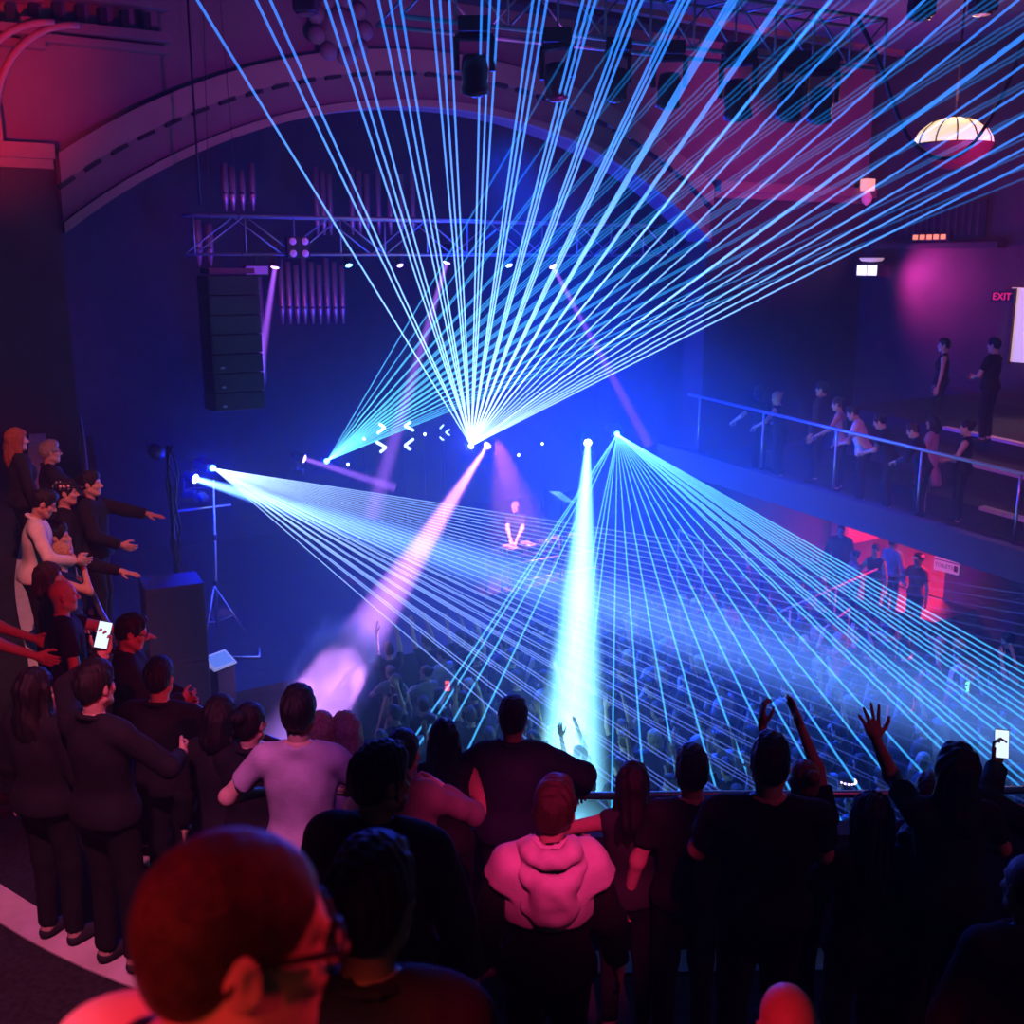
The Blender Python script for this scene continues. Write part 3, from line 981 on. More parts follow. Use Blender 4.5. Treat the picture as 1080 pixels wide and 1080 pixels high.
class Fig:
    """joints of a figure that stands at the origin, facing +Y; unit height 1.75"""
    def __init__(self, H=1.75, w=1.0, lean=0.0, yaw=0.0, nod=0.0, tilt=0.0, twist=0.0, rh=None, lh=None, rpole=None, lpole=None, rhand='relaxed', lhand='relaxed',
                 rpalm=None, lpalm=None, rdir=None, ldir=None, step=0.0, female=False):
        s = H / 1.75
        self.s, self.w, self.H, self.female = s, w, H, female
        self.T = rotz(math.radians(twist)) @ rotx(-math.radians(lean))
        self.hip = V3(0, 0, 0.95) * s
        up = lambda x, y, z: self.hip + self.T @ (V3(x * w, y * (0.5 + 0.5 * w), z - 0.95) * s)
        self.up = up
        self.Hd = self.T @ rotz(math.radians(yaw)) @ rotx(-math.radians(nod)) @ roty(math.radians(tilt))
        self.neck = up(0, -0.03, 1.46)
        self.head = self.neck + self.T @ (V3(0, 0.012, 0.05) * s) + self.Hd @ (V3(0, 0.02, 0.118) * s)
        self.top = self.head + self.Hd @ (V3(0, -0.01, 0.122) * s)
        self.arms = []
        for sd, hnd, pole, pose, palm, hdir in ((1, rh, rpole, rhand, rpalm, rdir), (-1, lh, lpole, lhand, lpalm, ldir)):
            S_ = up(sd * 0.172, -0.01, 1.392)
            if hnd is None:
                hnd = (sd * 0.3, 0.06, 0.87)
            Wp = V3(*hnd) * s
            L1, L2 = 0.285 * s, 0.255 * s
            dv = Wp - S_; L = np.linalg.norm(dv)
            mx = (L1 + L2) * 0.995
            if L > mx:
                Wp = S_ + dv / L * mx; dv = Wp - S_; L = mx
            pl = V3(*(pole if pole is not None else (sd * 0.9, -0.6, -0.3)))
            dn = dv / L
            a = (L1 * L1 - L2 * L2 + L * L) / (2 * L)
            hh = math.sqrt(max(L1 * L1 - a * a, 0))
            pp = unit(pl - dn * pl.dot(dn))
            E_ = S_ + dn * a + pp * hh
            f = unit(Wp - E_) if hdir is None else unit(V3(*hdir))
            pn = V3(*(palm if palm is not None else (-sd, 0.25, 0)))
            pn = unit(pn - f * pn.dot(f))
            self.arms.append((sd, S_, E_, Wp, f, pn, pose))
        self.legs = []
        for sd in (1, -1):
            hp = V3(sd * 0.088 * (0.6 + 0.4 * w), 0, 0.92) * s
            fy = step * sd
            ank = V3(sd * 0.1, fy, 0.085) * s
            kn = (hp + ank) / 2 + V3(0, 0.035, 0.03) * s
            self.legs.append((sd, hp, kn, ank))

    def torso(self, F, g=0.0):
        s, w, up = self.s, self.w, self.up
        k = 0.07 * s
        R = self.T
        hipw = 0.162 if not self.female else 0.175
        F.ell(self.hip + V3(0, -0.01, 0) * s, V3(hipw * (0.5 + 0.5 * w) + g, 0.112 * (0.5 + 0.5 * w) + g, 0.13 + g) * s, R, k)
        F.ell(up(0, 0.0, 1.1), V3(0.138 * w + g, 0.098 * w + g, 0.16 + g) * s, R, k)
        F.ell(up(0, -0.005, 1.28), V3(0.162 * w + g, 0.112 * (0.5 + 0.5 * w) + g, 0.175 + g) * s, R, k)
        F.cone(up(-0.145, -0.01, 1.395), up(0.145, -0.01, 1.395), (0.054 + g * 0.8) * s, (0.054 + g * 0.8) * s, k * 0.7)
        for sd in (1, -1):
            F.cone(up(0, -0.032, 1.475), up(sd * 0.125, -0.018, 1.415), (0.042 + g * 0.5) * s, (0.044 + g * 0.7) * s, 0.04 * s)
        if self.female:
            for sd in (1, -1):
                F.ell(up(sd * 0.075, 0.085, 1.27), V3(0.06 + g, 0.05 + g, 0.06 + g) * s, R, 0.04 * s)

    def arm(self, F, sd, g=0.0, t=1.0, cap=False, full=True):
        """upper arm and forearm of side sd; t 0..2 says how far down (1 = elbow)"""
        s = self.s
        a = [q for q in self.arms if q[0] == sd][0]
        S_, E_, Wp = a[1], a[2], a[3]
        q = (0.55 + 0.45 * self.w)
        if t <= 1:
            F.cone(S_, S_ + (E_ - S_) * t, (0.05 * q + g) * s, (0.05 * q - 0.008 * t + g * 1.3) * s, 0.035 * s, cap)
        else:
            F.cone(S_, E_, (0.05 * q + g) * s, (0.04 * q + g) * s, 0.035 * s)
            F.cone(E_, E_ + (Wp - E_) * (t - 1), (0.041 * q + g) * s, (0.041 * q - 0.014 * (t - 1) + g) * s, 0.03 * s, cap)

    def leg(self, F, sd, g=0.0, cap=False, t=2.0):
        s = self.s
        _, hp, kn, ank = [q for q in self.legs if q[0] == sd][0]
        q = 0.6 + 0.4 * self.w
        F.cone(hp, kn, (0.082 * q + g) * s, (0.055 * q + g) * s, 0.04 * s)
        if t > 1:
            e = kn + (ank - kn) * (t - 1)
            F.cone(kn, e, (0.055 * q + g) * s, (0.055 * q - 0.018 * (t - 1) + g) * s, 0.03 * s, cap)

    def feet(self, F, sd, g=0.0):
        s = self.s
        _, hp, kn, ank = [q for q in self.legs if q[0] == sd][0]
        F.ell(ank + V3(sd * 0.004, 0.03, -0.035) * s, V3(0.042 + g, 0.075 + g, 0.045 + g * 0.5) * s, None, 0.03 * s)
        F.ell(ank + V3(sd * 0.01, 0.105, -0.052) * s, V3(0.046 + g, 0.075 + g, 0.03 + g * 0.5) * s, None, 0.03 * s)

    def hd(self, x, y, z):
        return self.head + self.Hd @ (V3(x, y, z) * self.s)

    def headfield(self, F, fine=True):
        s, R, hd = self.s, self.Hd, self.hd
        F.ell(hd(0, -0.012, 0.03), V3(0.074, 0.096, 0.09) * s, R, 0.02 * s)
        F.ell(hd(0, 0.03, -0.04), V3(0.06, 0.062, 0.078) * s, R, 0.03 * s)
        F.ell(hd(0, 0.06, -0.1), V3(0.03, 0.026, 0.022) * s, R, 0.03 * s)
        for q in (1, -1):
            F.cone(hd(q * 0.052, 0.0, -0.06), hd(q * 0.024, 0.06, -0.1), 0.022 * s, 0.016 * s, 0.025 * s)
        if fine:
            F.cone(hd(-0.036, 0.074, 0.022), hd(0.036, 0.074, 0.022), 0.013 * s, 0.013 * s, 0.014 * s)
            for q in (1, -1):
                F.minus(hd(q * 0.031, 0.096, 0.001), V3(0.019, 0.016, 0.013) * s, R, 0.012 * s)
                F.cone(hd(q * 0.048, 0.062, -0.025), hd(q * 0.04, 0.072, -0.035), 0.016 * s, 0.014 * s, 0.018 * s)
            F.cone(hd(0, 0.086, 0.01), hd(0, 0.112, -0.032), 0.008 * s, 0.012 * s, 0.012 * s)
            for q in (1, -1):
                F.ell(hd(q * 0.012, 0.1, -0.036), V3(0.009, 0.011, 0.008) * s, R, 0.006 * s)
            F.cone(hd(-0.02, 0.084, -0.063), hd(0.02, 0.084, -0.063), 0.006 * s, 0.006 * s, 0.008 * s)
            F.cone(hd(-0.017, 0.083, -0.076), hd(0.017, 0.083, -0.076), 0.007 * s, 0.007 * s, 0.006 * s)
            for q in (1, -1):
                Re = R @ rotz(-q * 0.5)
                F.ell(hd(q * 0.078, -0.012, -0.005), V3(0.008, 0.02, 0.032) * s, Re, 0.008 * s)
                F.minus(hd(q * 0.09, -0.004, 0.0), V3(0.007, 0.011, 0.018) * s, Re, 0.006 * s)
        F.cone(hd(0, -0.025, -0.055), self.neck + self.T @ (V3(0, 0.012, -0.04) * s), (0.053 * (0.6 + 0.4 * self.w)) * s, (0.05 * (0.6 + 0.4 * self.w)) * s, 0.03 * s)

    def eyes(self):
        F = Field(0.002)
        for q in (1, -1):
            F.ell(self.hd(q * 0.031, 0.077, 0.001), V3(0.012, 0.012, 0.012) * self.s, None, 0.001)
        return F

    def handfield(self, sd, s=None):
        a = [q for q in self.arms if q[0] == sd][0]
        _, S_, E_, Wp, f, pn, pose = a
        s = self.s
        ix = np.cross(f, pn) * sd
        pt = lambda x, y, z: Wp + (ix * x + pn * y + f * z) * s
        R = np.stack([ix, pn, f], 1)
        F = Field(0.008 * s)
        F.cone(Wp - unit(Wp - E_) * 0.05 * s, pt(0, 0, 0.03), 0.027 * s, 0.026 * s, 0.015 * s)
        F.ell(pt(0, 0, 0.055), V3(0.042, 0.015, 0.052) * s, R, 0.015 * s)
        F.ell(pt(0.024, 0.008, 0.04), V3(0.018, 0.014, 0.032) * s, R, 0.012 * s)
        curl, spread = {'relaxed': (0.42, 0.06), 'open': (0.08, 0.26), 'flat': (0.1, 0.05), 'grip': (1.15, 0.02), 'fist': (1.45, 0.0), 'cup': (0.75, 0.03)}[pose]
        for i, (x, z, L) in enumerate(((0.031, 0.09, 0.074), (0.011, 0.096, 0.082), (-0.011, 0.092, 0.075), (-0.031, 0.08, 0.06))):
            ang = (1.2 - i * 0.82) * spread
            p = np.array([x, 0.0, z - 0.012]); th = curl * 0.35
            seg = [L * 0.5, L * 0.32, L * 0.26]
            rr = [0.0098, 0.0088, 0.0078, 0.0066]
            for j in range(3):
                dx = math.sin(ang) * math.cos(th)
                q = p + seg[j] * np.array([dx, math.sin(th), math.cos(ang) * math.cos(th)]) + (np.array([0, 0, 0.012]) if j == 0 else 0)
                F.cone(pt(*p), pt(*q), rr[j] * s, rr[j + 1] * s, 0.004 * s)
                p = q; th += curl * (0.9 + 0.1 * i)
        sp = 0.75 if pose == 'open' else 0.35
        t0 = np.array([0.026, 0.006, 0.022]); t1 = t0 + 0.04 * np.array([math.sin(sp + 0.35), 0.25 + curl * 0.35, math.cos(sp + 0.35)])
        t2 = t1 + 0.032 * np.array([math.sin(sp), 0.1 + curl * 0.4, math.cos(sp)]); t3 = t2 + 0.026 * np.array([math.sin(sp * 0.6 - curl * 0.3), 0.1 + curl * 0.3, math.cos(sp * 0.6)])
        F.cone(pt(*t0), pt(*t1), 0.014 * s, 0.0115 * s, 0.008 * s)
        F.cone(pt(*t1), pt(*t2), 0.0112 * s, 0.0098 * s, 0.004 * s)
        F.cone(pt(*t2), pt(*t3), 0.0098 * s, 0.0075 * s, 0.004 * s)
        return F

    def hair(self, style, seed=0):
        s, R, hd = self.s, self.Hd, self.hd
        g = {'buzz': 0.003, 'short': 0.011, 'wavy': 0.017, 'long': 0.014, 'bun': 0.008, 'bob': 0.014, 'balding': 0.005}[style]
        F = Field(0.02 * s)
        F.ell(hd(0, -0.014, 0.031), V3(0.074 + g, 0.097 + g, 0.089 + g) * s, R, 0.01)
        if style in ('short', 'wavy', 'buzz', 'bun', 'balding'):
            F.ell(hd(0, -0.055, -0.015), V3(0.062 + g * 0.6, 0.05 + g * 0.5, 0.062) * s, R, 0.02 * s)
            if style in ('short', 'wavy'):
                F.ell(hd(0, 0.02, 0.085), V3(0.062, 0.07, 0.038 + g) * s, R, 0.03 * s)
            F.clip(hd(0, -0.1, -0.066), R @ V3(0, 0.25, -1))
        if style in ('long', 'bob'):
            L = -0.36 if style == 'long' else -0.17
            F.cone(hd(0, -0.055, 0.0), hd(0, -0.085, L * 0.55), 0.08 * s, 0.078 * s, 0.04 * s)
            F.ell(hd(0, -0.085, L * 0.75), V3(0.105, 0.045, abs(L) * 0.42) * s, R, 0.04 * s)
            for q in (1, -1):
                F.cone(hd(q * 0.062, -0.01, 0.02), hd(q * 0.08, -0.02, L * 0.5), 0.032 * s, 0.034 * s, 0.03 * s)
                F.cone(hd(q * 0.08, -0.02, L * 0.5), hd(q * 0.075, -0.03, L), 0.034 * s, 0.016 * s, 0.03 * s)
        if style == 'bun':
            F.ell(hd(0, -0.115, 0.075), V3(0.042, 0.04, 0.04) * s, R, 0.02 * s)
        F.minus(hd(0, 0.1, -0.045), V3(0.088, 0.082, 0.1) * s, R, 0.012 * s)
        if style == 'balding':
            F.minus(hd(0, 0.05, 0.1), V3(0.07, 0.1, 0.06) * s, R, 0.012 * s)
        for q in (1, -1):
            if style not in ('long', 'bob'):
                F.minus(hd(q * 0.085, -0.002, -0.022), V3(0.03, 0.026, 0.042) * s, R, 0.008 * s)
        amp = {'buzz': 0.0006, 'short': 0.0035, 'wavy': 0.008, 'long': 0.006, 'bun': 0.003, 'bob': 0.005, 'balding': 0.001}[style]
        F.noise(amp * s, {'wavy': 70}.get(style, 95), seed, 0.25)
        return F

    def neckhole(self, F, r=0.068):
        s = self.s
        up = unit(self.T @ V3(0, 0.0, 1))
        F.minus(self.neck + self.T @ (V3(0, 0.03, 0.05) * s), V3(r * (0.5 + 0.5 * self.w), r * 1.12 * (0.5 + 0.5 * self.w), 0.058) * s, self.T, 0.006)
        return F

SKINS = {'fair': (0.62, 0.40, 0.32), 'tan': (0.46, 0.27, 0.19), 'brown': (0.25, 0.13, 0.085)}
HAIRS = {'black': (0.012, 0.01, 0.01), 'brown': (0.05, 0.028, 0.018), 'blond': (0.5, 0.36, 0.2), 'grey': (0.35, 0.33, 0.32), 'ginger': (0.3, 0.09, 0.03)}
CLOTH = {'black': (0.012, 0.012, 0.015), 'charcoal': (0.035, 0.035, 0.042), 'navy': (0.015, 0.02, 0.05), 'grey': (0.2, 0.19, 0.2), 'white': (0.75, 0.73, 0.73),
         'lilac': (0.42, 0.36, 0.5), 'pink': (0.7, 0.35, 0.4), 'red': (0.45, 0.03, 0.04), 'denim': (0.05, 0.07, 0.13), 'green': (0.05, 0.13, 0.06), 'sand': (0.45, 0.35, 0.25)}
def skin_m(k): return mat('skin_' + k, SKINS[k], 0.5, noise=0.06, nscale=30, bump=0.04, bscale=300)
def hair_m(k): return mat('hair_' + k, HAIRS[k], 0.42, noise=0.35, nscale=60, bump=0.35, bscale=220)
def cloth_m(k): return mat('cloth_' + k, CLOTH[k], 0.85, noise=0.14, nscale=9, bump=0.2, bscale=120)

def build_person(name, fig, skin='fair', hair='short', haircol='brown', top='tshirt', topcol='black', bottom='trousers', botcol='black', h=0.016, hh=0.006, hands=True,
                 hem=0.9, seed=1, shoes=True, fine=True, eyes=False, loose=0.02):
    """a person's body and clothing as meshes: {part name: mesh}"""
    f = fig
    s = f.s
    out = []
    B = Field(0.035 * s)
    f.torso(B)
    for sd in (1, -1):
        f.arm(B, sd, t=2.0)
        f.leg(B, sd)
        f.feet(B, sd)
    parts = [polygonise(B, h)]
    Hf = Field(0.02 * s)
    f.headfield(Hf, fine)
    parts.append(polygonise(Hf, hh))
    if hands:
        for sd in (1, -1):
            parts.append(polygonise(f.handfield(sd), min(hh, 0.0055) if fine else hh))
    out.append(('body', mesh_of('body', parts, skin_m(skin))))
    if eyes:
        out.append(('eyes', mesh_of('eyes', [polygonise(f.eyes(), 0.003)], mat('eye', (0.25, 0.22, 0.2), 0.2))))
    if hair:
        out.append(('hair', mesh_of('hair', [polygonise(f.hair(hair, seed), max(hh, 0.004) if hair != 'buzz' else min(hh, 0.005))], hair_m(haircol))))
    sleeve = {'tshirt': 0.62, 'shirt': 1.92, 'jacket': 1.95, 'hoodie': 1.95, 'vest': 0, 'dress': 0.45, 'jumper': 1.93}[top]
    g = {'tshirt': 0.016, 'shirt': 0.016, 'jacket': 0.03, 'hoodie': 0.034, 'vest': 0.01, 'dress': 0.012, 'jumper': 0.022}[top]
    C = Field(0.022 * s)
    f.torso(C, g)
    if sleeve:
        for sd in (1, -1):
            f.arm(C, sd, g=g * 0.9, t=sleeve, cap=True)
    if top == 'dress':
        C.cone(V3(0, 0, 0.95) * s, V3(0, 0, 0.5) * s, 0.17 * s, 0.24 * s, 0.05, True)
        hem = 0.52
    C.ell(f.hip + V3(0, 0, -0.02) * s, V3(0.165 * (0.5 + 0.5 * f.w) + g + loose * 0.5, 0.125 * (0.5 + 0.5 * f.w) + g + loose * 0.5, 0.14) * s, f.T, 0.06)
    if top != 'dress':
        C.clip(f.hip + V3(0, 0, hem - 0.95) * s, f.T @ V3(0, 0, -1))
    else:
        C.clip(V3(0, 0, hem) * s, V3(0, 0, -1))
    f.neckhole(C, 0.075 if top in ('tshirt', 'vest', 'dress') else 0.066)
    C.noise(0.0035, 22, seed, 0.5)
    nm = {'tshirt': 't_shirt', 'shirt': 'shirt', 'jacket': 'jacket', 'hoodie': 'hoodie', 'vest': 'vest', 'dress': 'dress', 'jumper': 'jumper'}[top]
    out.append((nm, mesh_of(nm, [polygonise(C, h)], cloth_m(topcol))))
    if top in ('jacket', 'shirt', 'jumper') and fine:
        K = Field(0.01)
        n_ = 12
        ring = [f.neck + f.T @ (V3(0.068 * math.cos(a) * (0.5 + 0.5 * f.w), 0.004 + 0.078 * math.sin(a) * (0.5 + 0.5 * f.w), 0.012 - 0.028 * math.sin(a)) * s) for a in [2 * PI * i / n_ for i in range(n_)]]
        rr = 0.014 if top != 'jumper' else 0.011
        for i in range(n_):
            K.cone(ring[i], ring[(i + 1) % n_], rr * s, rr * s, 0.006)
        out.append(('collar', mesh_of('collar', [polygonise(K, hh)], cloth_m(topcol))))
    if bottom and top != 'dress':
        D = Field(0.03 * s)
        D.ell(f.hip + V3(0, -0.01, -0.02) * s, V3(0.17 * (0.5 + 0.5 * f.w), 0.12 * (0.5 + 0.5 * f.w), 0.14) * s, None, 0.05)
        for sd in (1, -1):
            f.leg(D, sd, 0.016, True, 1.96 if bottom == 'trousers' else 1.0)
        D.clip(V3(0, 0, 1.02) * s, V3(0, 0, 1))
        D.noise(0.003, 20, seed + 3, 0.6)
        out.append((bottom, mesh_of(bottom, [polygonise(D, h * 1.15)], cloth_m(botcol))))
    if shoes:
        for sd in (1, -1):
            K = Field(0.02)
            f.feet(K, sd, 0.01)
            K.clip(V3(0, 0, 0.004), V3(0, 0, -1))
            out.append(('shoe', mesh_of('shoe', [polygonise(K, h)], cloth_m('charcoal'))))
    return out

def put_person(parts, label, loc, heading, group=None, scale=1.0):
    r = thing('person', label, 'person', loc, (0, 0, heading), group)
    for nm, me in parts:
        o = bpy.data.objects.new(nm, me)
        COL.objects.link(o)
        o.parent = r
    return r

def extra(root, name, F, h, m):
    me = mesh_of(name, [polygonise(F, h)], m)
    o = bpy.data.objects.new(name, me)
    COL.objects.link(o); o.parent = root
    return o
# ------------------------------------------------------------------ who stands where
def clear_steps(x, y):
    return foot(x, y)[0]

def stand(label, px, py, d, heading, look, figkw, ground=None, Hlim=(1.55, 1.95), scale=None, **kw):
    """a person whose crown shows at (px,py) at depth d, on whatever floor is there"""
    hd_ = math.radians(heading)
    Ht = 1.66 if figkw.get('female') else 1.77
    best = None
    for fac in [0.82 + 0.02 * i for i in range(21)]:
        T = P(px, py, d * fac)
        H = Ht
        for _ in range(3):
            f = Fig(H, **figkw)
            c, s = math.cos(hd_), math.sin(hd_)
            x = T.x - (c * f.top[0] - s * f.top[1]); y = T.y - (s * f.top[0] + c * f.top[1])
            g = foot(x, y)[0] if ground is None else (ground(x, y) if callable(ground) else ground)
            need = H * (T.z - g) / f.top[2]
            H = min(max(need, 1.4), 2.05)
        cost = abs(need - Ht) * 3 + abs(fac - 1)
        if ground is None: cost += 6 * max(0, 0.42 - foot(x, y)[1])
        elif callable(ground): cost += 6 * max(0, 0.42 - (Vector((x, y, 0)) - Vector((RB0.x, RB0.y, 0))).dot(RBN))
        if abs(need - H) < 0.01 or best is None:
            if best is None or cost < best[0]:
                best = (cost, H, x, y, g, need, fac)
    cost, H, x, y, g, need, fac = best
    if not Hlim[0] <= need <= Hlim[1]:
        print('HEIGHT', label, round(need, 2), round(fac, 2))
    f = Fig(H, **figkw)
    parts = build_person('person', f, **look)
    r = put_person(parts, label, (x, y, g), hd_, **kw)
    return r, f

RAILARMS = dict(lean=10, rh=(0.36, 0.36, 1.07), lh=(-0.36, 0.36, 1.07), rhand='grip', lhand='grip', rpalm=(0, 0.2, -1), lpalm=(0, 0.2, -1))
MID = dict(h=0.016, hh=0.0075)

# --- nearest row -----------------------------------------------------------
r, f = stand('man in glasses with buzzed hair and pink jacket, nearest of the audience', 248, 880, 1.25, -30, dict(skin='fair', hair='buzz', haircol='brown', top='jacket', topcol='pink', h=0.01, hh=0.003),
             dict(yaw=-34, nod=6, w=1.05, lh=(-0.3, 0.1, 0.9)))
E_ = lambda *a: tuple(a)
def glasses(r, f, h=0.0022):
    G = Field(0.003)
    for q in (1, -1):
        G.cone(f.hd(q * 0.079, -0.01, 0.014), f.hd(q * 0.068, 0.088, 0.008), 0.0035, 0.0045)
        ring = [f.hd(q * 0.033 + 0.026 * math.cos(a), 0.104 - 0.25 * abs(q * 0.033 + 0.026 * math.cos(a)) ** 1.3, 0.0 + 0.019 * math.sin(a)) for a in [2 * PI * i / 12 for i in range(12)]]
        for i in range(12):
            G.cone(ring[i], ring[(i + 1) % 12], 0.003, 0.003)
    G.cone(f.hd(-0.008, 0.105, 0.006), f.hd(0.008, 0.105, 0.006), 0.003, 0.003)
    for q in (1, -1):
        G.cone(f.hd(q * 0.079, -0.01, 0.014), f.hd(q * 0.078, -0.03, -0.012), 0.0035, 0.003)
    extra(r, 'glasses', G, h, mat('black_plastic', (0.01, 0.01, 0.011), 0.3))
glasses(r, f)
G = Field(0.02)
for q in (1, -1):
    pts = [f.up(q * 0.1, -0.13, 1.2), f.up(q * 0.1, -0.105, 1.38), f.up(q * 0.095, -0.03, 1.472), f.up(q * 0.105, 0.07, 1.44), f.up(q * 0.12, 0.13, 1.28)]
    for a, b in zip(pts, pts[1:]):
        G.cone(a, b, 0.026, 0.026)
G.ell(f.up(0, -0.2, 1.2), V3(0.15, 0.09, 0.21), f.T)
extra(r, 'backpack', G, 0.01, mat('black_nylon', (0.012, 0.012, 0.014), 0.6, bump=0.2, bscale=90))

stand('short-haired man in plain dark jumper, just past the glasses man\'s face', 388, 896, 2.55, -6, dict(hair='short', haircol='black', top='jumper', topcol='charcoal', h=0.013, hh=0.005),
      dict(yaw=-14, w=1.05))
stand('bald pink-lit person whose crown just shows at the bottom edge', 832, 1040, 3.0, 0, dict(skin='fair', hair=None, top='tshirt', topcol='black', h=0.016, hh=0.006), dict(nod=8))

# --- hooded jacket ------------------------------------------------------------
r, f = stand('person in black and white hooded jacket with cropped wavy hair', 588, 824, 4.35, 4, dict(hair='short', haircol='brown', top='jacket', topcol='black', h=0.013, hh=0.005, skin='fair', seed=5),
             dict(yaw=-14, nod=4, tilt=6, w=0.9))
C = Field(0.03)
f.torso(C, 0.046)
for sd in (1, -1):
    f.arm(C, sd, g=0.04, t=0.24, cap=True)
C.clip(f.up(0, 0, 1.185), f.T @ V3(0, 0, -1))
f.neckhole(C, 0.072)
C.noise(0.0045, 26, 3, 0.6)
extra(r, 'yoke', C, 0.011, cloth_m('white'))
C = Field(0.025)
for i in range(9):
    a = PI * (0.02 + 0.96 * i / 8)
    a2 = PI * (0.02 + 0.96 * (i + 1) / 8)
    if i < 8:
        for rr, z0, z1, rad in ((0.105, 1.49, 0.0, 0.034), (0.125, 1.455, 0.05, 0.036), (0.12, 1.40, 0.10, 0.038)):
            pp = lambda t: f.up(rr * math.cos(t), -0.01 - (rr + 0.035) * math.sin(t), z0 - z1 * math.sin(t) * 1.5)
            C.cone(pp(a), pp(a2), rad, rad)
C.ell(f.up(0.0, -0.155, 1.335), V3(0.09, 0.05, 0.09), f.T)
C.minus(f.up(0.01, -0.235, 1.29), V3(0.06, 0.03, 0.03), f.T, 0.02)
C.minus(f.neck + f.T @ V3(0, 0.02, 0.06), V3(0.066, 0.07, 0.14), f.T, 0.02)
C.noise(0.006, 34, 9, 0.7)
extra(r, 'hood', C, 0.009, cloth_m('white'))

# --- people near the front rail ---------------------------------------------------
stand('man in pale lilac t-shirt seen from behind, beside the violet smoke', 313, 727, 5.5, 0, dict(hair='short', haircol='black', top='tshirt', topcol='lilac', h=0.012, hh=0.006),
      dict(w=1.03, rh=(0.2, 0.28, 1.08), lh=(-0.24, 0.22, 1.1)))
stand('blond person standing just behind the lilac t-shirt man', 337, 752, 6.3, -10, dict(hair='bob', haircol='blond', top='tshirt', topcol='white', **MID), dict(female=True, w=0.92))
stand('long-haired blond woman in white top between the lilac t-shirt and the bearded man', 364, 752, 5.9, 12, dict(hair='long', haircol='blond', top='tshirt', topcol='white', **MID), dict(female=True, w=0.9))
r, f = stand('bearded man in black jacket turning his face to the side', 398, 788, 4.0, -14, dict(hair='short', haircol='black', top='jacket', topcol='black', h=0.013, hh=0.005), dict(yaw=-38, w=1.1))
C = Field(0.01)
C.ell(f.hd(0, 0.045, -0.085), V3(0.056, 0.052, 0.045), f.Hd)
for q in (1, -1):
    C.cone(f.hd(q * 0.064, 0.0, -0.02), f.hd(q * 0.045, 0.04, -0.08), 0.016, 0.018)
C.minus(f.hd(0, 0.1, -0.045), V3(0.03, 0.03, 0.02), f.Hd)
C.noise(0.002, 120, 2)
extra(r, 'beard', C, 0.005, hair_m('black'))
stand('dark-haired woman in pale long-sleeved top between bearded man and long-haired silhouette', 424, 770, 5.3, -8,
      dict(hair='bun', haircol='black', top='jumper', topcol='grey', **MID), dict(female=True, w=0.92, rh=(0.12, 0.3, 1.3), lh=(-0.1, 0.3, 1.28), rhand='grip', rpalm=(-1, 0.1, 0)))
stand('woman with long dark wavy hair, silhouetted against the blue stalls', 468, 760, 5.7, 0, dict(hair='long', haircol='black', top='vest', topcol='black', **MID, seed=11), dict(female=True, w=0.94, lh=(-0.2, 0.3, 1.1)))
stand('broad man in dark jacket at the rail with both arms spread on it', 541, 737, 6.75, 0, dict(hair='short', haircol='black', top='jacket', topcol='navy', h=0.013, hh=0.006),
      dict(w=1.12, lean=4, rh=(0.42, 0.26, 1.06), lh=(-0.4, 0.26, 1.06), rhand='grip', lhand='grip', rpalm=(0, 0.3, -1), lpalm=(0, 0.3, -1), rpole=(1, -0.5, 0.2), lpole=(-1, -0.5, 0.2)))
stand('slim woman with long straight dark hair right of the hooded jacket', 668, 805, 5.75, 0, dict(hair='long', haircol='black', top='vest', topcol='charcoal', **MID, seed=4),
      dict(female=True, w=0.9, lh=(-0.3, 0.3, 1.15), lpole=(-1, -0.2, 0)))
stand('short-haired man in dark t-shirt next to the slim long-haired woman', 731, 790, 5.7, 0, dict(hair='short', haircol='black', top='tshirt', topcol='black', **MID), dict(w=1.0))
stand('large man in black t-shirt with very broad back', 814, 778, 4.55, -4, dict(hair='short', haircol='black', top='tshirt', topcol='black', h=0.014, hh=0.006), dict(w=1.28, yaw=-8, rh=(0.1, 0.3, 1.12), lh=(-0.1, 0.3, 1.1)))
stand('red-haired person clapping with both hands raised overhead', 850, 803, 5.55, 8, dict(hair='bun', haircol='ginger', top='tshirt', topcol='black', h=0.013, hh=0.006),
      dict(female=True, w=0.9, rh=(0.02, 0.3, 2.02), lh=(-0.2, 0.22, 2.0), rhand='flat', lhand='cup', rpole=(1, 0.1, -0.4), lpole=(-1, 0.1, -0.4), rpalm=(-1, 0, 0.2), lpalm=(1, 0, 0)))
stand('dark long-haired person standing just under the raised open hand', 922, 838, 5.1, 4, dict(hair='long', haircol='black', top='tshirt', topcol='black', h=0.012, hh=0.005, seed=8),
      dict(w=0.95, lh=(-0.2, 0.25, 1.1), rh=(0.16, 0.28, 1.1)))
stand('person with sideways pale face tucked between two long-haired people', 966, 868, 5.3, -50, dict(hair='bun', haircol='brown', top='vest', topcol='black', **MID), dict(female=True, w=0.9, lh=(-0.12, 0.28, 1.2)))
stand('woman with thick long black hair raising one open hand with spread fingers', 1012, 787, 4.85, -3, dict(hair='long', haircol='black', top='tshirt', topcol='black', h=0.012, hh=0.005, seed=21),
      dict(female=True, w=1.0, lh=(-0.33, 0.2, 1.68), lpole=(0.5, 0.2, -1), lhand='open', lpalm=(-0.1, 1, 0.1), ldir=(-0.28, 0.1, 1), rh=(0.14, 0.3, 1.12)))
RPH1, FPH1 = stand('person in dark jacket holding up a lit phone', 1140, 806, 5.5, 8, dict(hair='short', haircol='black', top='jacket', topcol='black', h=0.014, hh=0.006),
      dict(w=1.05, lh=(-0.2, 0.36, 1.58), lpole=(-1, -0.2, -0.3), lhand='cup', lpalm=(0.2, -1, 0), ldir=(0, 0.2, 1), rh=(0.1, 0.35, 1.25)))
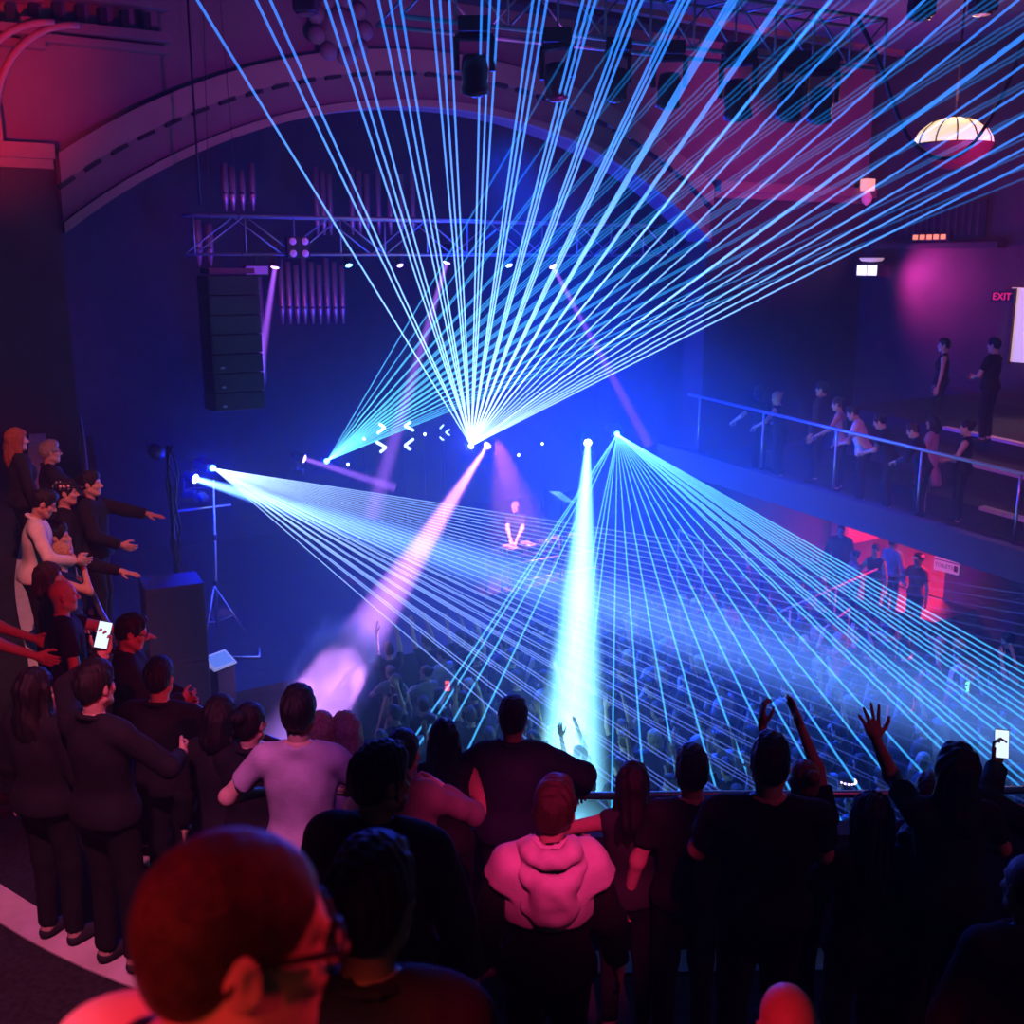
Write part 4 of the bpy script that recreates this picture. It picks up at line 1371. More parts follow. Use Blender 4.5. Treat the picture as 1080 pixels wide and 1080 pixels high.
stand('pink-lit person whose head is cut by the frame edge, below the phone', 1090, 905, 4.2, 10, dict(hair='buzz', haircol='brown', top='jacket', topcol='black', **MID), dict(w=1.0))
stand('small person peeking out behind the black-haired woman who raises her hand', 983, 818, 5.9, 0, dict(hair='bob', haircol='brown', top='tshirt', topcol='charcoal', **MID), dict(female=True, w=0.9))
# --- left of the aisle ------------------------------------------------------------
stand('heavy dark-shirted man standing on the steps with his back turned', 166, 696, 5.7, -6, dict(hair='short', haircol='black', top='shirt', topcol='black', h=0.014, hh=0.006), dict(w=1.2))
stand('dark-haired person looking over the rail, left of the lilac t-shirt man', 231, 735, 6.6, -8, dict(hair='bob', haircol='black', top='jacket', topcol='black', **MID), dict(w=0.95))
stand('person with tied-up hair close behind the dark-haired rail leaner', 262, 742, 6.9, -20, dict(hair='bun', haircol='black', top='jacket', topcol='black', **MID), dict(w=0.95))
rr2, ff2 = stand('man in spectacles and dark jacket rubbing his hands by the curved rail', 141, 648, 7.1, -75, dict(hair='short', haircol='black', top='jacket', topcol='black', **MID),
      dict(nod=14, rh=(0.06, 0.32, 1.12), lh=(-0.04, 0.33, 1.1), rhand='cup', lhand='cup'))
stand('bald man in black t-shirt stretching one arm out towards the stage', 64, 612, 7.0, -62, dict(hair=None, top='tshirt', topcol='black', h=0.014, hh=0.006),
      dict(w=1.12, lh=(-0.1, 0.55, 1.2), lhand='flat', lpalm=(0, 0, -1), rhand='relaxed'))
stand('woman with chin-length hair right behind the bald man', 50, 594, 7.5, -72, dict(hair='bob', haircol='brown', top='tshirt', topcol='charcoal', **MID), dict(female=True, w=0.9))
stand('blond person with tied hair and one elbow raised to the face', 64, 572, 8.2, -80, dict(hair='bun', haircol='blond', top='vest', topcol='black', **MID),
      dict(female=True, w=0.9, rh=(0.08, 0.2, 1.52), rpole=(0.6, 0.5, -1), rhand='cup'))
stand('person in black long sleeves reaching a hand past the rail', 58, 552, 8.6, -78, dict(hair='short', haircol='black', top='jumper', topcol='black', **MID),
      dict(lh=(-0.16, 0.52, 1.22), lhand='open', lpalm=(0, 0.2, -1)))
stand('man in white collared shirt bending towards the rail', 51, 517, 9.3, -70, dict(hair='short', haircol='black', top='shirt', topcol='white', **MID), dict(nod=18, lean=8, rh=(0.2, 0.36, 1.1)))
RDOT, FDOT = stand('person wearing a black cap with white polka dots', 67, 506, 10.2, -75, dict(hair='short', haircol='black', top='tshirt', topcol='black', **MID), dict(w=0.95))
stand('person in black stretching a pale hand over the rail towards the stage', 93, 497, 10.8, -85, dict(hair='short', haircol='black', top='jacket', topcol='black', **MID),
      dict(lh=(-0.08, 0.56, 1.28), lhand='flat', lpalm=(0, 0, -1), rh=(0.2, 0.3, 1.05)))
rr1, ff1 = stand('grey-haired man in glasses and dark jacket with hands clasped', 51, 465, 11.2, -60, dict(hair='short', haircol='grey', top='jacket', topcol='black', **MID),
      dict(rh=(0.03, 0.32, 1.28), lh=(-0.03, 0.33, 1.26), rhand='fist', lhand='cup'))
stand('red-lit woman with shoulder-length hair in the far rear of the side balcony', 16, 452, 11.0, -50, dict(hair='long', haircol='ginger', top='jacket', topcol='black', **MID), dict(female=True, w=0.9))
stand('person in sleeveless black top holding a forearm across, near the aisle steps', -52, 590, 6.6, -70, dict(hair='bun', haircol='black', top='vest', topcol='black', **MID),
      dict(female=True, w=0.95, lh=(-0.14, 0.42, 1.12), rh=(0.16, 0.44, 1.1)))
stand('woman with sleek dark hair standing low beside the lit phone', 34, 706, 4.9, -20, dict(hair='long', haircol='black', top='jacket', topcol='black', **MID, seed=31), dict(female=True, w=0.95))
RPH2, FPH2 = stand('person in black filming with a lit phone above the aisle steps', 97, 700, 5.3, -25, dict(hair='short', haircol='black', top='shirt', topcol='black', **MID),
      dict(w=1.05, lh=(-0.3, 0.36, 1.62), lhand='cup', lpalm=(0.3, -1, 0), ldir=(0, 0.2, 1), rh=(0.22, 0.34, 1.15)))

glasses(rr1, ff1, 0.005)
glasses(rr2, ff2, 0.004)
# --- far side balcony ---------------------------------------------------------------
def rb_depth(px, off):
    """depth along the view axis of the point of the side balcony at picture column px"""
    q = RB0 + RBN * off
    k_ = (px - 540) / FPX
    best, bd = 1e9, 15
    for i in range(400):
        p = q + RBD * (RBL * 1.2 * i / 400)
        dp = (p - CAM)
        d = dp.dot(CF)
        e = abs(dp.x / d - k_)
        if e < best: best, bd = e, d
    return bd
def rb_ground(x, y):
    p = Vector((x, y, 0)) - Vector((RB0.x, RB0.y, 0))
    o_ = p.dot(RBN); s_ = p.dot(Vector((RBD.x, RBD.y, 0)).normalized()) / Vector((RBD.x, RBD.y, 0)).length
    z = RB0.z + RBD.z * s_ - 1.3
    for oo, h_ in ((1.1, 0.35), (2.2, 0.72), (3.3, 1.0), (6.6, 1.15)):
        if o_ > oo: z += h_
    return z
FAR = dict(h=0.022, hh=0.011)
side = [
    (800, 407, 0.35, 30, 'person in dark top leaning on the far rail nearest the stage', dict(hair='bob', haircol='brown', top='tshirt', topcol='navy', **FAR), 1),
    (819, 413, 0.45, 50, 'fair person with forearms on the far rail, second from the stage', dict(hair='bun', haircol='blond', top='vest', topcol='black', **FAR), 1),
    (868, 403, 1.35, 60, 'dark-haired person standing one row behind the far rail', dict(hair='short', haircol='black', top='jacket', topcol='charcoal', **FAR), 0),
    (883, 419, 0.5, 60, 'person in sleeveless purple top beside the white shirt man', dict(hair='bun', haircol='brown', top='vest', topcol='lilac', **FAR), 1),
    (898, 428, 0.35, 62, 'man in white polo shirt leaning on the far rail', dict(hair='short', haircol='black', top='tshirt', topcol='white', **FAR), 2),
    (926, 437, 0.35, 60, 'dark-haired person leaning both arms on the far rail', dict(hair='wavy', haircol='black', top='tshirt', topcol='black', **FAR), 2),
    (961, 446, 0.35, 55, 'person bent low with folded arms on the far rail', dict(hair='short', haircol='brown', top='shirt', topcol='navy', **FAR), 2),
    (985, 438, 0.4, 50, 'woman in pale dress at the far rail', dict(hair='bob', haircol='black', top='dress', topcol='lilac', **FAR), 0),
    (1021, 443, 0.35, 60, 'woman in dark halter top with hands joined at the far rail', dict(hair='bun', haircol='black', top='vest', topcol='black', **FAR), 3),
    (997, 357, 2.6, 70, 'bare-armed person standing on the upper landing of the far balcony', dict(hair='short', haircol='black', top='vest', topcol='black', **FAR), 0),
    (1050, 356, 2.6, 40, 'person in black t-shirt with folded arms by the bright doorway', dict(hair='short', haircol='black', top='tshirt', topcol='black', **FAR), 3),
]
for px, py, off, hdg, lb, lk, ps in side:
    fk = [dict(w=1.0), RAILARMS, dict(lean=20, rh=(0.2, 0.42, 1.06), lh=(-0.2, 0.42, 1.06), rhand='cup', lhand='cup', rpalm=(0, 0, -1), lpalm=(0, 0, -1)),
          dict(rh=(0.05, 0.28, 1.08), lh=(-0.05, 0.28, 1.06), rhand='cup', lhand='cup')][ps]
    if 'female' not in fk and lk['top'] in ('dress', 'vest'): fk = dict(fk, female=True, w=0.9)
    stand(lb, px, py, rb_depth(px, off), hdg, lk, fk, ground=rb_ground, Hlim=(1.5, 2.0))

# --- DJ -------------------------------------------------------------------------
DJR, DJF = stand('bald bearded performer in black t-shirt behind the DJ table', 543, 529, 21.2, 180 - 12, dict(hair=None, skin='fair', top='tshirt', topcol='black', h=0.014, hh=0.006),
      dict(nod=16, lean=8, rh=(0.02, 0.46, 1.02), lh=(-0.08, 0.44, 1.0), rhand='cup', lhand='cup', rpalm=(0, 0.2, -1), lpalm=(0, 0.2, -1), rpole=(1, -0.3, -0.3), lpole=(-1, -0.3, -0.3)), ground=STAGE, Hlim=(1.6, 1.95))
C = Field(0.01)
C.ell(DJF.hd(0, 0.05, -0.09), V3(0.056, 0.052, 0.045), DJF.Hd)
C.minus(DJF.hd(0, 0.1, -0.06), V3(0.02, 0.03, 0.012), DJF.Hd)
extra(DJR, 'beard', C, 0.008, hair_m('black'))

# --- stalls crowd: copies of a few figures -------------------------------------------
LOW = dict(h=0.028, hh=0.013, fine=True)
protos = []
ARMS = [dict(), dict(rh=(0.2, 0.15, 1.98), rpole=(1, 0, 0), rhand='open', rpalm=(0, 1, 0)), dict(rh=(0.16, 0.2, 1.95), lh=(-0.16, 0.2, 1.95), rpole=(1, 0, 0), lpole=(-1, 0, 0), rhand='flat', lhand='flat'),
        dict(rh=(0.12, 0.3, 1.25), lh=(-0.12, 0.3, 1.25), rhand='fist', lhand='fist'), dict(lh=(-0.08, 0.36, 1.62), lhand='cup', lpalm=(0, 1, 0), ldir=(0, 0.1, 1))]
kinds = [
    ('dark short hair and black t-shirt', dict(hair='short', haircol='black', top='tshirt', topcol='black'), 0, 1.02, False, 1.78),
    ('long dark hair and black top', dict(hair='long', haircol='black', top='vest', topcol='black'), 0, 0.9, True, 1.66),
    ('pale hair and dark shirt', dict(hair='bob', haircol='blond', top='tshirt', topcol='navy'), 3, 0.9, True, 1.66),
    ('short brown hair and navy shirt', dict(hair='short', haircol='brown', top='shirt', topcol='navy'), 0, 1.05, False, 1.8),
    ('one arm raised', dict(hair='short', haircol='black', top='tshirt', topcol='charcoal'), 1, 1.0, False, 1.76),
    ('hair in a bun and grey top', dict(hair='bun', haircol='brown', top='tshirt', topcol='grey'), 3, 0.9, True, 1.64),
    ('shaved head and dark t-shirt', dict(hair=None, top='tshirt', topcol='charcoal'), 0, 1.1, False, 1.8),
    ('both arms raised', dict(hair='short', haircol='brown', top='tshirt', topcol='black'), 2, 1.0, False, 1.72),
    ('pale t-shirt and short hair', dict(hair='short', haircol='brown', top='tshirt', topcol='lilac'), 0, 1.0, False, 1.76),
]
for i, (lb, lk, ar, w_, fem, H) in enumerate(kinds):
    f = Fig(H, w=w_, female=fem, yaw=(i % 3 - 1) * 15, **ARMS[ar])
    protos.append((lb, build_person('person', f, **dict(lk, seed=i, **LOW)), H))

rs = random.Random(12)
spots = []
row = 0
n_ = 1.75
while n_ < 11.5:
    u_ = -7.5 + (row % 2) * 0.33
    while u_ < 9.0:
        uu, nn = u_ + rs.uniform(-0.12, 0.12), n_ + rs.uniform(-0.12, 0.12)
        p = W(uu, nn, 0)
        u_ += 0.62 + rs.uniform(0, 0.12)
        rel = p + Z * 1.7 - CAM
        d = rel.dot(CF)
        x, y = 540 + FPX * rel.x / d, 540 - FPX * rel.dot(CU) / d
        if not (385 < x < 1095 and 560 < y < 850): continue
        # stay clear of the near balcony, the doorway wall and the specials
        if foot(p.x, p.y)[1] > -0.35 and min((q.x - p.x) ** 2 + (q.y - p.y) ** 2 for q in rail) < 9: continue
        if min((q.x - p.x) ** 2 + (q.y - p.y) ** 2 for q in rail) < 0.3: continue
        if (Vector((p.x, p.y, 0)) - Vector((RB0.x, RB0.y, 0))).dot(RBN) > 2.0: continue
        if uu > 8.9 and nn < 4.3: continue
        spots.append((uu, nn, x, y, p))
    n_ += 0.62
    row += 1
specials = [(884, 672, 'white'), (1016, 690, 'white'), (988, 765, 'grey'), (815, 628, 'red'), (905, 640, 'red')]
GR = 'dim blue-lit people packed on the stalls floor'
print('STALLS', len(spots))
for uu, nn, x, y, p in spots:
    if any(abs(x - sx) < 13 and abs(y - sy) < 16 for sx, sy, _ in specials): continue
    lb, parts, H = protos[rs.randrange(len(protos))] if rs.random() < 0.75 else protos[rs.choice((0, 1, 3))]
    hd_ = RZ + rs.uniform(-0.35, 0.35) - 0.0
    zone = 'under the white beam' if x < 640 else ('amid cyan laser fan' if x < 860 else 'towards the red doorway')
    if x < 520: zone = 'by the stage front'
    sc_f = rs.uniform(0.96, 1.05)
    r = put_person(parts, 'stalls person, %s, %s' % (lb, zone), p, hd_, group=GR + ', %s, %s' % (lb, zone))
    r.scale = (sc_f, sc_f, sc_f)
stand('woman in white dress with raised arms in the red-lit part of the crowd', 884, 668, 17.6, 40, dict(hair='long', haircol='blond', top='dress', topcol='white', h=0.018, hh=0.009),
      dict(female=True, w=0.88, rh=(0.14, 0.22, 1.8), lh=(-0.16, 0.22, 1.7), rpole=(1, 0, -0.3), lpole=(-1, 0, -0.3), rhand='open', lhand='open'), ground=0.0, Hlim=(1.3, 2.2))
stand('broad person in white t-shirt among the crowd near the far wall', 1014, 684, 15.8, 45, dict(hair='short', haircol='brown', top='tshirt', topcol='white', h=0.018, hh=0.009), dict(w=1.15), ground=0.0, Hlim=(1.3, 2.2))
stand('pale-haired person in white shirt in the middle of the crowd', 992, 757, 14.0, 35, dict(hair='long', haircol='grey', top='shirt', topcol='white', h=0.018, hh=0.009), dict(w=0.95), ground=0.0, Hlim=(1.2, 2.2))
# ------------------------------------------------------------------ rig, stage and hall things
def onn(px, py, n):
    """point of the vertical plane n=const (parallel to the proscenium) seen at a pixel"""
    return Pplane(px, py, W(0, n, 0), N)

def onu(px, py, u):
    return Pplane(px, py, W(u, 0, 0), U)

def truss(label, a, b, h, dpt, back, m, seg=0.7):
    """box truss from a to b (front lower chord), height h, depth dpt along back"""
    a, b = Vector(a), Vector(b)
    root = thing('lighting_truss', label, 'truss', a)
    L = (b - a).length
    d = (b - a).normalized()
    crn = [Vector((0, 0, 0)), Z * h, back * dpt + Z * h, back * dpt]
    for c in crn:
        MB().tube([c, c + d * L], 0.025, 8).build('chord', m, root, True)
    n = int(L / seg)
    st = L / n
    for i in range(n + 1):
        t = d * (st * i)
        for p, q in ((0, 1), (1, 2)):
            MB().tube([crn[p] + t, crn[q] + t], 0.014, 6).build('brace', m, root, True)
        if i < n:
            t2 = d * (st * (i + 1))
            p, q = (0, 1) if i % 2 == 0 else (1, 0)
            MB().tube([crn[p] + t, crn[q] + t2], 0.014, 6).build('brace', m, root, True)
            p, q = (3, 2) if i % 2 == 0 else (2, 3)
            MB().tube([crn[p] + t, crn[q] + t2], 0.014, 6).build('brace', m, root, True)
    return root

m_trs = mat('truss_aluminium', (0.42, 0.38, 0.42), 0.4, metal=0.5)
ta, tb = onn(206, 268, -1.1), onn(742, 262, -1.1)
tb.z = ta.z
truss('long silver lighting truss hung across the stage inside the arch', ta, tb, 0.62, 0.55, -N, m_trs, 0.85)
t0, t1 = P(423, 17, 11.4), P(932, 74, 14.6)
t1.z = t0.z
truss('lighting truss up by the ceiling in front of the arch, crossed by laser lines', t0, t1, 0.62, 0.55, (U.cross(Z) * -1).normalized(), m_trs, 0.6)
td = (t1 - t0).normalized()
for k_, (px, s_) in enumerate(((498, 1.15), (588, 1.1), (648, 1.0), (705, 1.1), (780, 1.3), (832, 1.2), (866, 1.2))):
    fr = min((i_ / 400 for i_ in range(401)), key=lambda t_: abs(540 + FPX * (t0 + (t1 - t0) * t_ - CAM).x / (t0 + (t1 - t0) * t_ - CAM).dot(CF) - px))
    p = t0 + (t1 - t0) * fr
    A = p - Z * (0.33 * s_ + 0.33) + td * 0.02
    lbs = ['long black moving head hanging at the open end of the ceiling truss', 'black moving head on the ceiling truss, second from its open end', 'black moving head on the ceiling truss, third from its open end',
           'black moving head on the ceiling truss, the middle one of seven', 'rounded black moving head on the ceiling truss, third from the wall', 'black moving head on the ceiling truss, second from the wall',
           'black moving head on the ceiling truss nearest the wall']
    moving_head(lbs[k_], A, A - Z + Vector((0.15 * math.sin(k_ * 2.1), 0.2, 0)), m_glassblack, True, s_)
# unlit and dim heads along the stage truss
for lb, px, ln_ in (('small blue-lit moving head under the stage truss, left of the pinkish one', 368, m_lens_c), ('pinkish moving head under the stage truss inside the tall fan', 422, m_lens_p), ('white-lit moving head under the stage truss above the tall fan\'s source', 537, m_lens_w)):
    A = onn(px, 280, -1.1)
    moving_head(lb, A, A + Vector((0.3, -0.5, -1)), ln_, True, 0.55)
# four-lamp blinder and violet panel under the truss
bl = thing('blinder_light', 'black four-lamp blinder fixed to the front of the stage truss', 'stage light', onn(314, 261, -0.95), (0, 0, RZ))
MB().bbox((0, 0, 0), (0.42, 0.12, 0.36), 0.02).build('housing', m_head, bl)
for i in (-1, 1):
    for j in (-1, 1):
        mb = MB().lathe([(0.005, 0.0), (0.05, 0.012), (0.06, 0.04), (0.06, 0.05)], n=14)
        place_mb(mb, Matrix.Rotation(-PI / 2, 3, 'X'), (i * 0.11, -0.11, j * 0.1)).build('lens', mat('violet_glass', (0.5, 0.2, 0.6), 0.3, emit=(0.35, 0.08, 0.6), estr=0.5), bl, True)
pn = thing('led_panel', 'small oblong violet panel lamp under the stage truss', 'stage light', onn(270, 285, -1.1), (0, 0, RZ))
MB().bbox((0, 0, 0), (0.42, 0.1, 0.17), 0.012).build('housing', m_head, pn)
MB().box((0, -0.053, 0), (0.38, 0.01, 0.13)).build('screen', mat('violet_screen', (0.2, 0.1, 0.3), 0.3, emit=(0.12, 0.015, 0.32), estr=1.0), pn)
MB().tube([(0, 0, 0.08), (0, 0, 0.24)], 0.02, 6).build('bracket', m_head, pn)
# organ pipes behind
pipe_m = mat('organ_pipe_metal', (0.45, 0.3, 0.3), 0.35, metal=0.6, noise=0.1)
k_ = 0
for xs, y0, y1, r_ in (((246, 254, 266, 277), 292, 400, 0.1), ((298, 306, 314, 322, 330, 338, 346, 354, 362), 272, 330, 0.06), ((238, 246, 256, 267), 172, 210, 0.07), ((335, 342, 349, 372, 380, 388, 400, 412, 424, 436), 176, 236, 0.06), ((210, 222), 232, 268, 0.08)):
    for j, x in enumerate(xs):
        a, b = onn(x, y1, -6.6), onn(x, y0 + 4 * (j % 3), -6.6)
        hgt = b.z - a.z
        zone = 'below the stage truss' if y0 > 260 else 'high above the stage truss'
        pp = thing('organ_pipe', 'dim reddish organ pipe in the ranks %s' % zone, 'organ pipe', a, group='organ pipes ' + zone)
        MB().lathe([(0.02, -0.25), (r_ * 0.9, 0.0), (r_, 0.02), (r_, hgt), (r_ * 0.85, hgt)], n=12).build('pipe', pipe_m, pp, True)
        MB().box((0.0, -r_ * 0.9, 0.12), (r_ * 1.1, 0.04, 0.05), RM).build('mouth', m_slot, pp)
lamp('SPOT', 'organ_red', onn(230, 330, -2.0) - Z * 0.6, (1.0, 0.03, 0.2), 260, onn(300, 240, -6.6), 0.1, 80, 0.8)

# hanging line array beside the arch
la0 = onn(240, 290, 0.5)
la = thing('line_array_speaker', 'tall black hanging loudspeaker array at the arch, left of the violet thin beam', 'loudspeaker', la0, (0, 0, RZ))
nb = 7
Hc = (la0.z - onn(240, 432, 0.5).z) / nb
for i in range(nb):
    ang = -0.03 * i
    c = Vector((0, -0.012 * i * i * 0, -Hc * (i + 0.5)))
    MB().bbox(c, (0.8, 0.5, Hc * 0.96), 0.02).build('cabinet', mat('speaker_black', (0.06, 0.05, 0.065), 0.55), la)
    MB().box(c + Vector((0, -0.255, 0)), (0.74, 0.012, Hc * 0.82)).build('grille', mat('speaker_grille', (0.05, 0.045, 0.06), 0.6, bump=0.5, bscale=300), la)
    if i in (4, 5, 6):
        MB().bbox(c + Vector((-0.25, -0.268, -Hc * 0.2)), (0.06, 0.02, 0.03), 0.005).build('rigging_pin', m_steel, la)
MB().box((0, 0, 0.06), (0.7, 0.4, 0.08)).build('flying_frame', m_head, la)
for q in (-1, 1):
    MB().tube([(q * 0.25, 0, 0.1), (q * 0.1, 0, CEIL - la0.z)], 0.005, 6).build('chain', m_head, la)
# subwoofers
m_sub = mat('subwoofer_black', (0.10, 0.07, 0.10), 0.6, noise=0.15)
sp = P(180, 612, 15.4)
for i in range(3):
    hh_ = sp.z / 3
    r = thing('subwoofer', ('lowest', 'middle', 'topmost')[i] + ' big black subwoofer of the stack beside the stage', 'loudspeaker', (sp.x, sp.y, hh_ * i + 0.002 * i), (0, 0, RZ - 0.15))
    MB().bbox((0, 0, hh_ / 2), (0.8, 0.7, hh_ * 0.995), 0.02).build('cabinet', m_sub, r)
    MB().box((0, -0.355, hh_ / 2), (0.72, 0.012, hh_ * 0.88)).build('grille', mat('sub_grille', (0.08, 0.06, 0.085), 0.6, bump=0.5, bscale=200), r)
    for q in (-1, 1):
        MB().bbox((q * 0.404, 0, hh_ * 0.6), (0.012, 0.2, 0.09), 0.004).build('handle', m_slot, r)

# lighting stand at stage left end
st0 = P(228, 650, 19.0); st0.z = STAGE
top_ = P(225, 506, 18.95)
ls = thing('lighting_stand', 'tall thin lighting stand on the stage carrying the pale laser', 'stand', st0)
mh = top_.z - STAGE
lean_ = Vector((top_.x - st0.x, top_.y - st0.y, 0))
MB().tube([Z * 0.25, Z * mh * 0.55 + lean_ * 0.55, Z * mh + lean_], [0.03, 0.024, 0.018], 10).build('mast', m_steel, ls, True)
for i in range(3):
    a = 2 * PI * i / 3 + 0.3
    MB().tube([Z * 0.95, Vector((0.5 * math.cos(a), 0.5 * math.sin(a), 0.02))], 0.016, 8).build('leg', m_steel, ls, True)
    MB().tube([Z * 0.3, Vector((0.3 * math.cos(a), 0.3 * math.sin(a), 0.4))], 0.01, 6).build('strut', m_steel, ls, True)
cb = Z * mh * 0.83 + lean_ * 0.83
MB().tube([cb - U * 0.75, cb + U * 0.3], 0.02, 8).build('crossbar', m_steel, ls, True)
for i in range(2):
    MB().lathe([(0.045, -0.05), (0.05, 0), (0.045, 0.05)], Z * (0.95 + 0.8 * i) + lean_ * (0.95 + 0.8 * i) / mh, 10).build('collar', m_head, ls, True)
def par_can(label, A, T, lens, s=1.0):
    d = (T - A).normalized()
    r = thing('par_can', label, 'stage light', A)
    M = frame_to(d)
    place_mb(MB().lathe([(0.1 * s, 0), (0.1 * s, 0.2 * s), (0.05 * s, 0.28 * s), (0.085 * s, 0.2 * s), (0.085 * s, 0.01)], n=16), M, (0, 0, 0)).build('can', m_head, r, True)
    place_mb(MB().lathe([(0.005, 0.0), (0.06 * s, 0.004), (0.086 * s, 0.015), (0.086 * s, 0.03)], n=16), M, (0, 0, 0)).build('lens', lens, r, True)
    place_mb(MB().tube([(-0.11 * s, 0, 0.1 * s), (-0.12 * s, 0.16 * s, 0.1 * s), (0.12 * s, 0.16 * s, 0.1 * s), (0.11 * s, 0, 0.1 * s)], 0.01, 6), M, (0, 0, 0)).build('bracket', m_head, r, True)
    return r
m_dimlens = mat('dim_lens', (0.5, 0.6, 0.8), 0.2, emit=(0.2, 0.35, 0.9), estr=0.8)
par_can('square-looking lamp hung on the crossbar of the tall lighting stand', P(214, 527, 18.7), P(300, 620, 15), m_dimlens, 1.1)
par_can('pale lamp on the cable post behind the side balcony', P(166, 478, 17.5), P(240, 560, 13), mat('pale_lens', (0.7, 0.7, 0.8), 0.3, emit=(0.5, 0.45, 0.8), estr=0.9), 1.2)
post = thing('cable_post', 'dark post wound with loose cables below the pale lamp', 'post', onn(176, 470, 0.9))
pz = post.location.z
MB().tube([(0, 0, 0), (0, 0, -(pz - STAGE - 0.0))], 0.03, 8).build('pole', m_head, post, True)
for i in range(4):
    pts = [Vector((0.05 * math.sin(i * 1.7 + t * 1.9) + 0.03 * i, 0.06 * math.cos(i + t * 1.4), -0.25 * t)) for t in range(0, 11)]
    MB().tube(pts, 0.014, 6).build('cable', mat('glossy_cable', (0.05, 0.05, 0.06), 0.25), post, True)
# floor frame and console at the stage corner
fr_ = thing('floor_frame', 'low metal frame lying on the stage below the lighting stand', 'frame', P(240, 664, 18.2))
fr_.location.z = STAGE
for a, b in (((-0.5, -0.2), (0.55, -0.2)), ((0.55, -0.2), (0.45, 0.25)), ((-0.5, -0.2), (-0.4, 0.1))):
    MB().tube([(a[0], a[1], 0.03), (b[0], b[1], 0.03)], 0.02, 6).build('bar', m_steel, fr_, True)
cs0 = P(231, 703, 16.2)
cs = thing('control_console', 'small lit control console with tilted pale screen at the stage corner', 'console', (cs0.x, cs0.y, STAGE), (0, 0, RZ + 0.4))
dz = cs0.z - STAGE
MB().bbox((0, 0, max(dz, 0.1) / 2), (0.34, 0.3, max(dz, 0.1)), 0.02).build('case', m_head, cs)
Mt = Matrix.Rotation(-0.9, 3, 'X')
MB().bbox((0, -0.02, dz + 0.1), (0.44, 0.3, 0.03), 0.008, Matrix.Rotation(0.55, 3, 'X')).build('bezel', mat('glowing_white_plastic', (0.8, 0.8, 0.82), 0.4, emit=(0.5, 0.5, 0.9), estr=0.35), cs)  # plastic frame given a faint emission of its own
MB().box((0, -0.03, dz + 0.118), (0.36, 0.22, 0.006), Matrix.Rotation(0.55, 3, 'X')).build('screen', mat('console_screen', (0.1, 0.15, 0.3), 0.2, emit=(0.12, 0.22, 0.75), estr=0.9), cs)
MB().bbox((-0.28, 0.0, dz + 0.12), (0.1, 0.16, 0.14), 0.02).build('lamp', mat('glowing_white_plastic', (0.8, 0.8, 0.82), 0.4), cs)

# LED chevrons and pin lamps on the back of the stage
m_chev = mat('chevron_glow', (0.8, 0.9, 1.0), 0.3, emit=(0.55, 0.95, 1.0), estr=3.0)
CH = [(((400, 447), (406, 451), (398, 457)), 'upper light chevron pointing stage left, beside the cyan fan'), (((397, 466), (407, 472), (401, 477)), 'lower light chevron pointing stage left, beside the cyan fan'),
      (((433, 445), (427, 449), (436, 454)), 'upper light chevron pointing back at the cyan projector'), (((436, 463), (427, 470), (433, 474)), 'lower light chevron pointing back at the cyan projector'),
      (((474, 453), (470, 456), (474, 459)), 'thin small light chevron next to the tall fan'), (((464, 452), (466, 450), (468, 448)), 'thin light bar above the small chevron'), (((464, 461), (466, 463), (468, 464)), 'thin light bar below the small chevron')]
for k_, (pts, lb) in enumerate(CH):
    q = [onn(x, y, -4.0) for x, y in pts]
    r = thing('chevron_light', lb, 'stage light', q[1])
    w_ = 0.03 if k_ < 4 else 0.014
    for a, b in ((0, 1), (1, 2)):
        MB().tube([q[a] - q[1], q[b] - q[1]], w_, 6).build('light_bar', m_chev, r, True)
    MB().tube([(q[1] - q[1]) - N * 0.03, -N * 0.03 - Z * (q[1].z - STAGE)], 0.012, 6).build('post', m_head, r, True)
for px, py, lb in ((384, 463, 'tiny white lamp left of the light chevrons'), (448, 458, 'tiny white lamp between the light chevrons and the small thin one'), (547, 480, 'tiny white lamp in the blue above the performer'),
                   (367, 490, 'tiny white lamp just below the cyan projector'), (572, 468, 'tiny dim lamp on the stage between performer and white beam')):
    A = onn(px, py, -3.9)
    r = thing('pin_lamp', lb, 'stage light', A)
    d = (CAM - A).normalized()
    place_mb(MB().lathe([(0.003, -0.015), (0.018, -0.01), (0.026, 0.0), (0.026, 0.01)], n=12), frame_to(d), (0, 0, 0)).build('lens', m_lens_w, r, True)
    place_mb(MB().lathe([(0.03, 0.0), (0.045, 0.03), (0.04, 0.12), (0.02, 0.14)], n=12), frame_to(d), (0, 0, 0)).build('housing', m_head, r, True)
    MB().tube([-d * 0.08, -d * 0.08 - Z * (A.z - STAGE)], 0.012, 6).build('stand', m_head, r, True)

# DJ table and gear
dl = Vector(DJR.location)
dt0 = dl + N * 0.78
tb_ = thing('dj_table', 'long DJ table with truss-railed front on the stage', 'table', (dt0.x, dt0.y, STAGE), (0, 0, RZ))
MB().bbox((0, 0, 0.93), (2.3, 0.7, 0.05), 0.01).build('tabletop', m_head, tb_)
for x in (-1.05, 1.05):
    for y in (-0.28, 0.28):
        MB().tube([(x, y, 0), (x, y, 0.91)], 0.025, 8).build('leg', m_steel, tb_, True)
m_pk = mat('pink_lit_tube', (0.75, 0.5, 0.5), 0.4, metal=0.3)  # pink stage light put into the tube colour
for z_ in (0.5, 0.86):
    MB().tube([(-1.15, -0.42, z_), (1.15, -0.42, z_)], 0.025, 8).build('front_rail', m_pk, tb_, True)
for i in range(9):
    x = -1.1 + i * 0.27
    MB().tube([(x, -0.42, 0.5), (x + 0.13, -0.42, 0.86)], 0.011, 6).build('brace', m_pk, tb_, True)
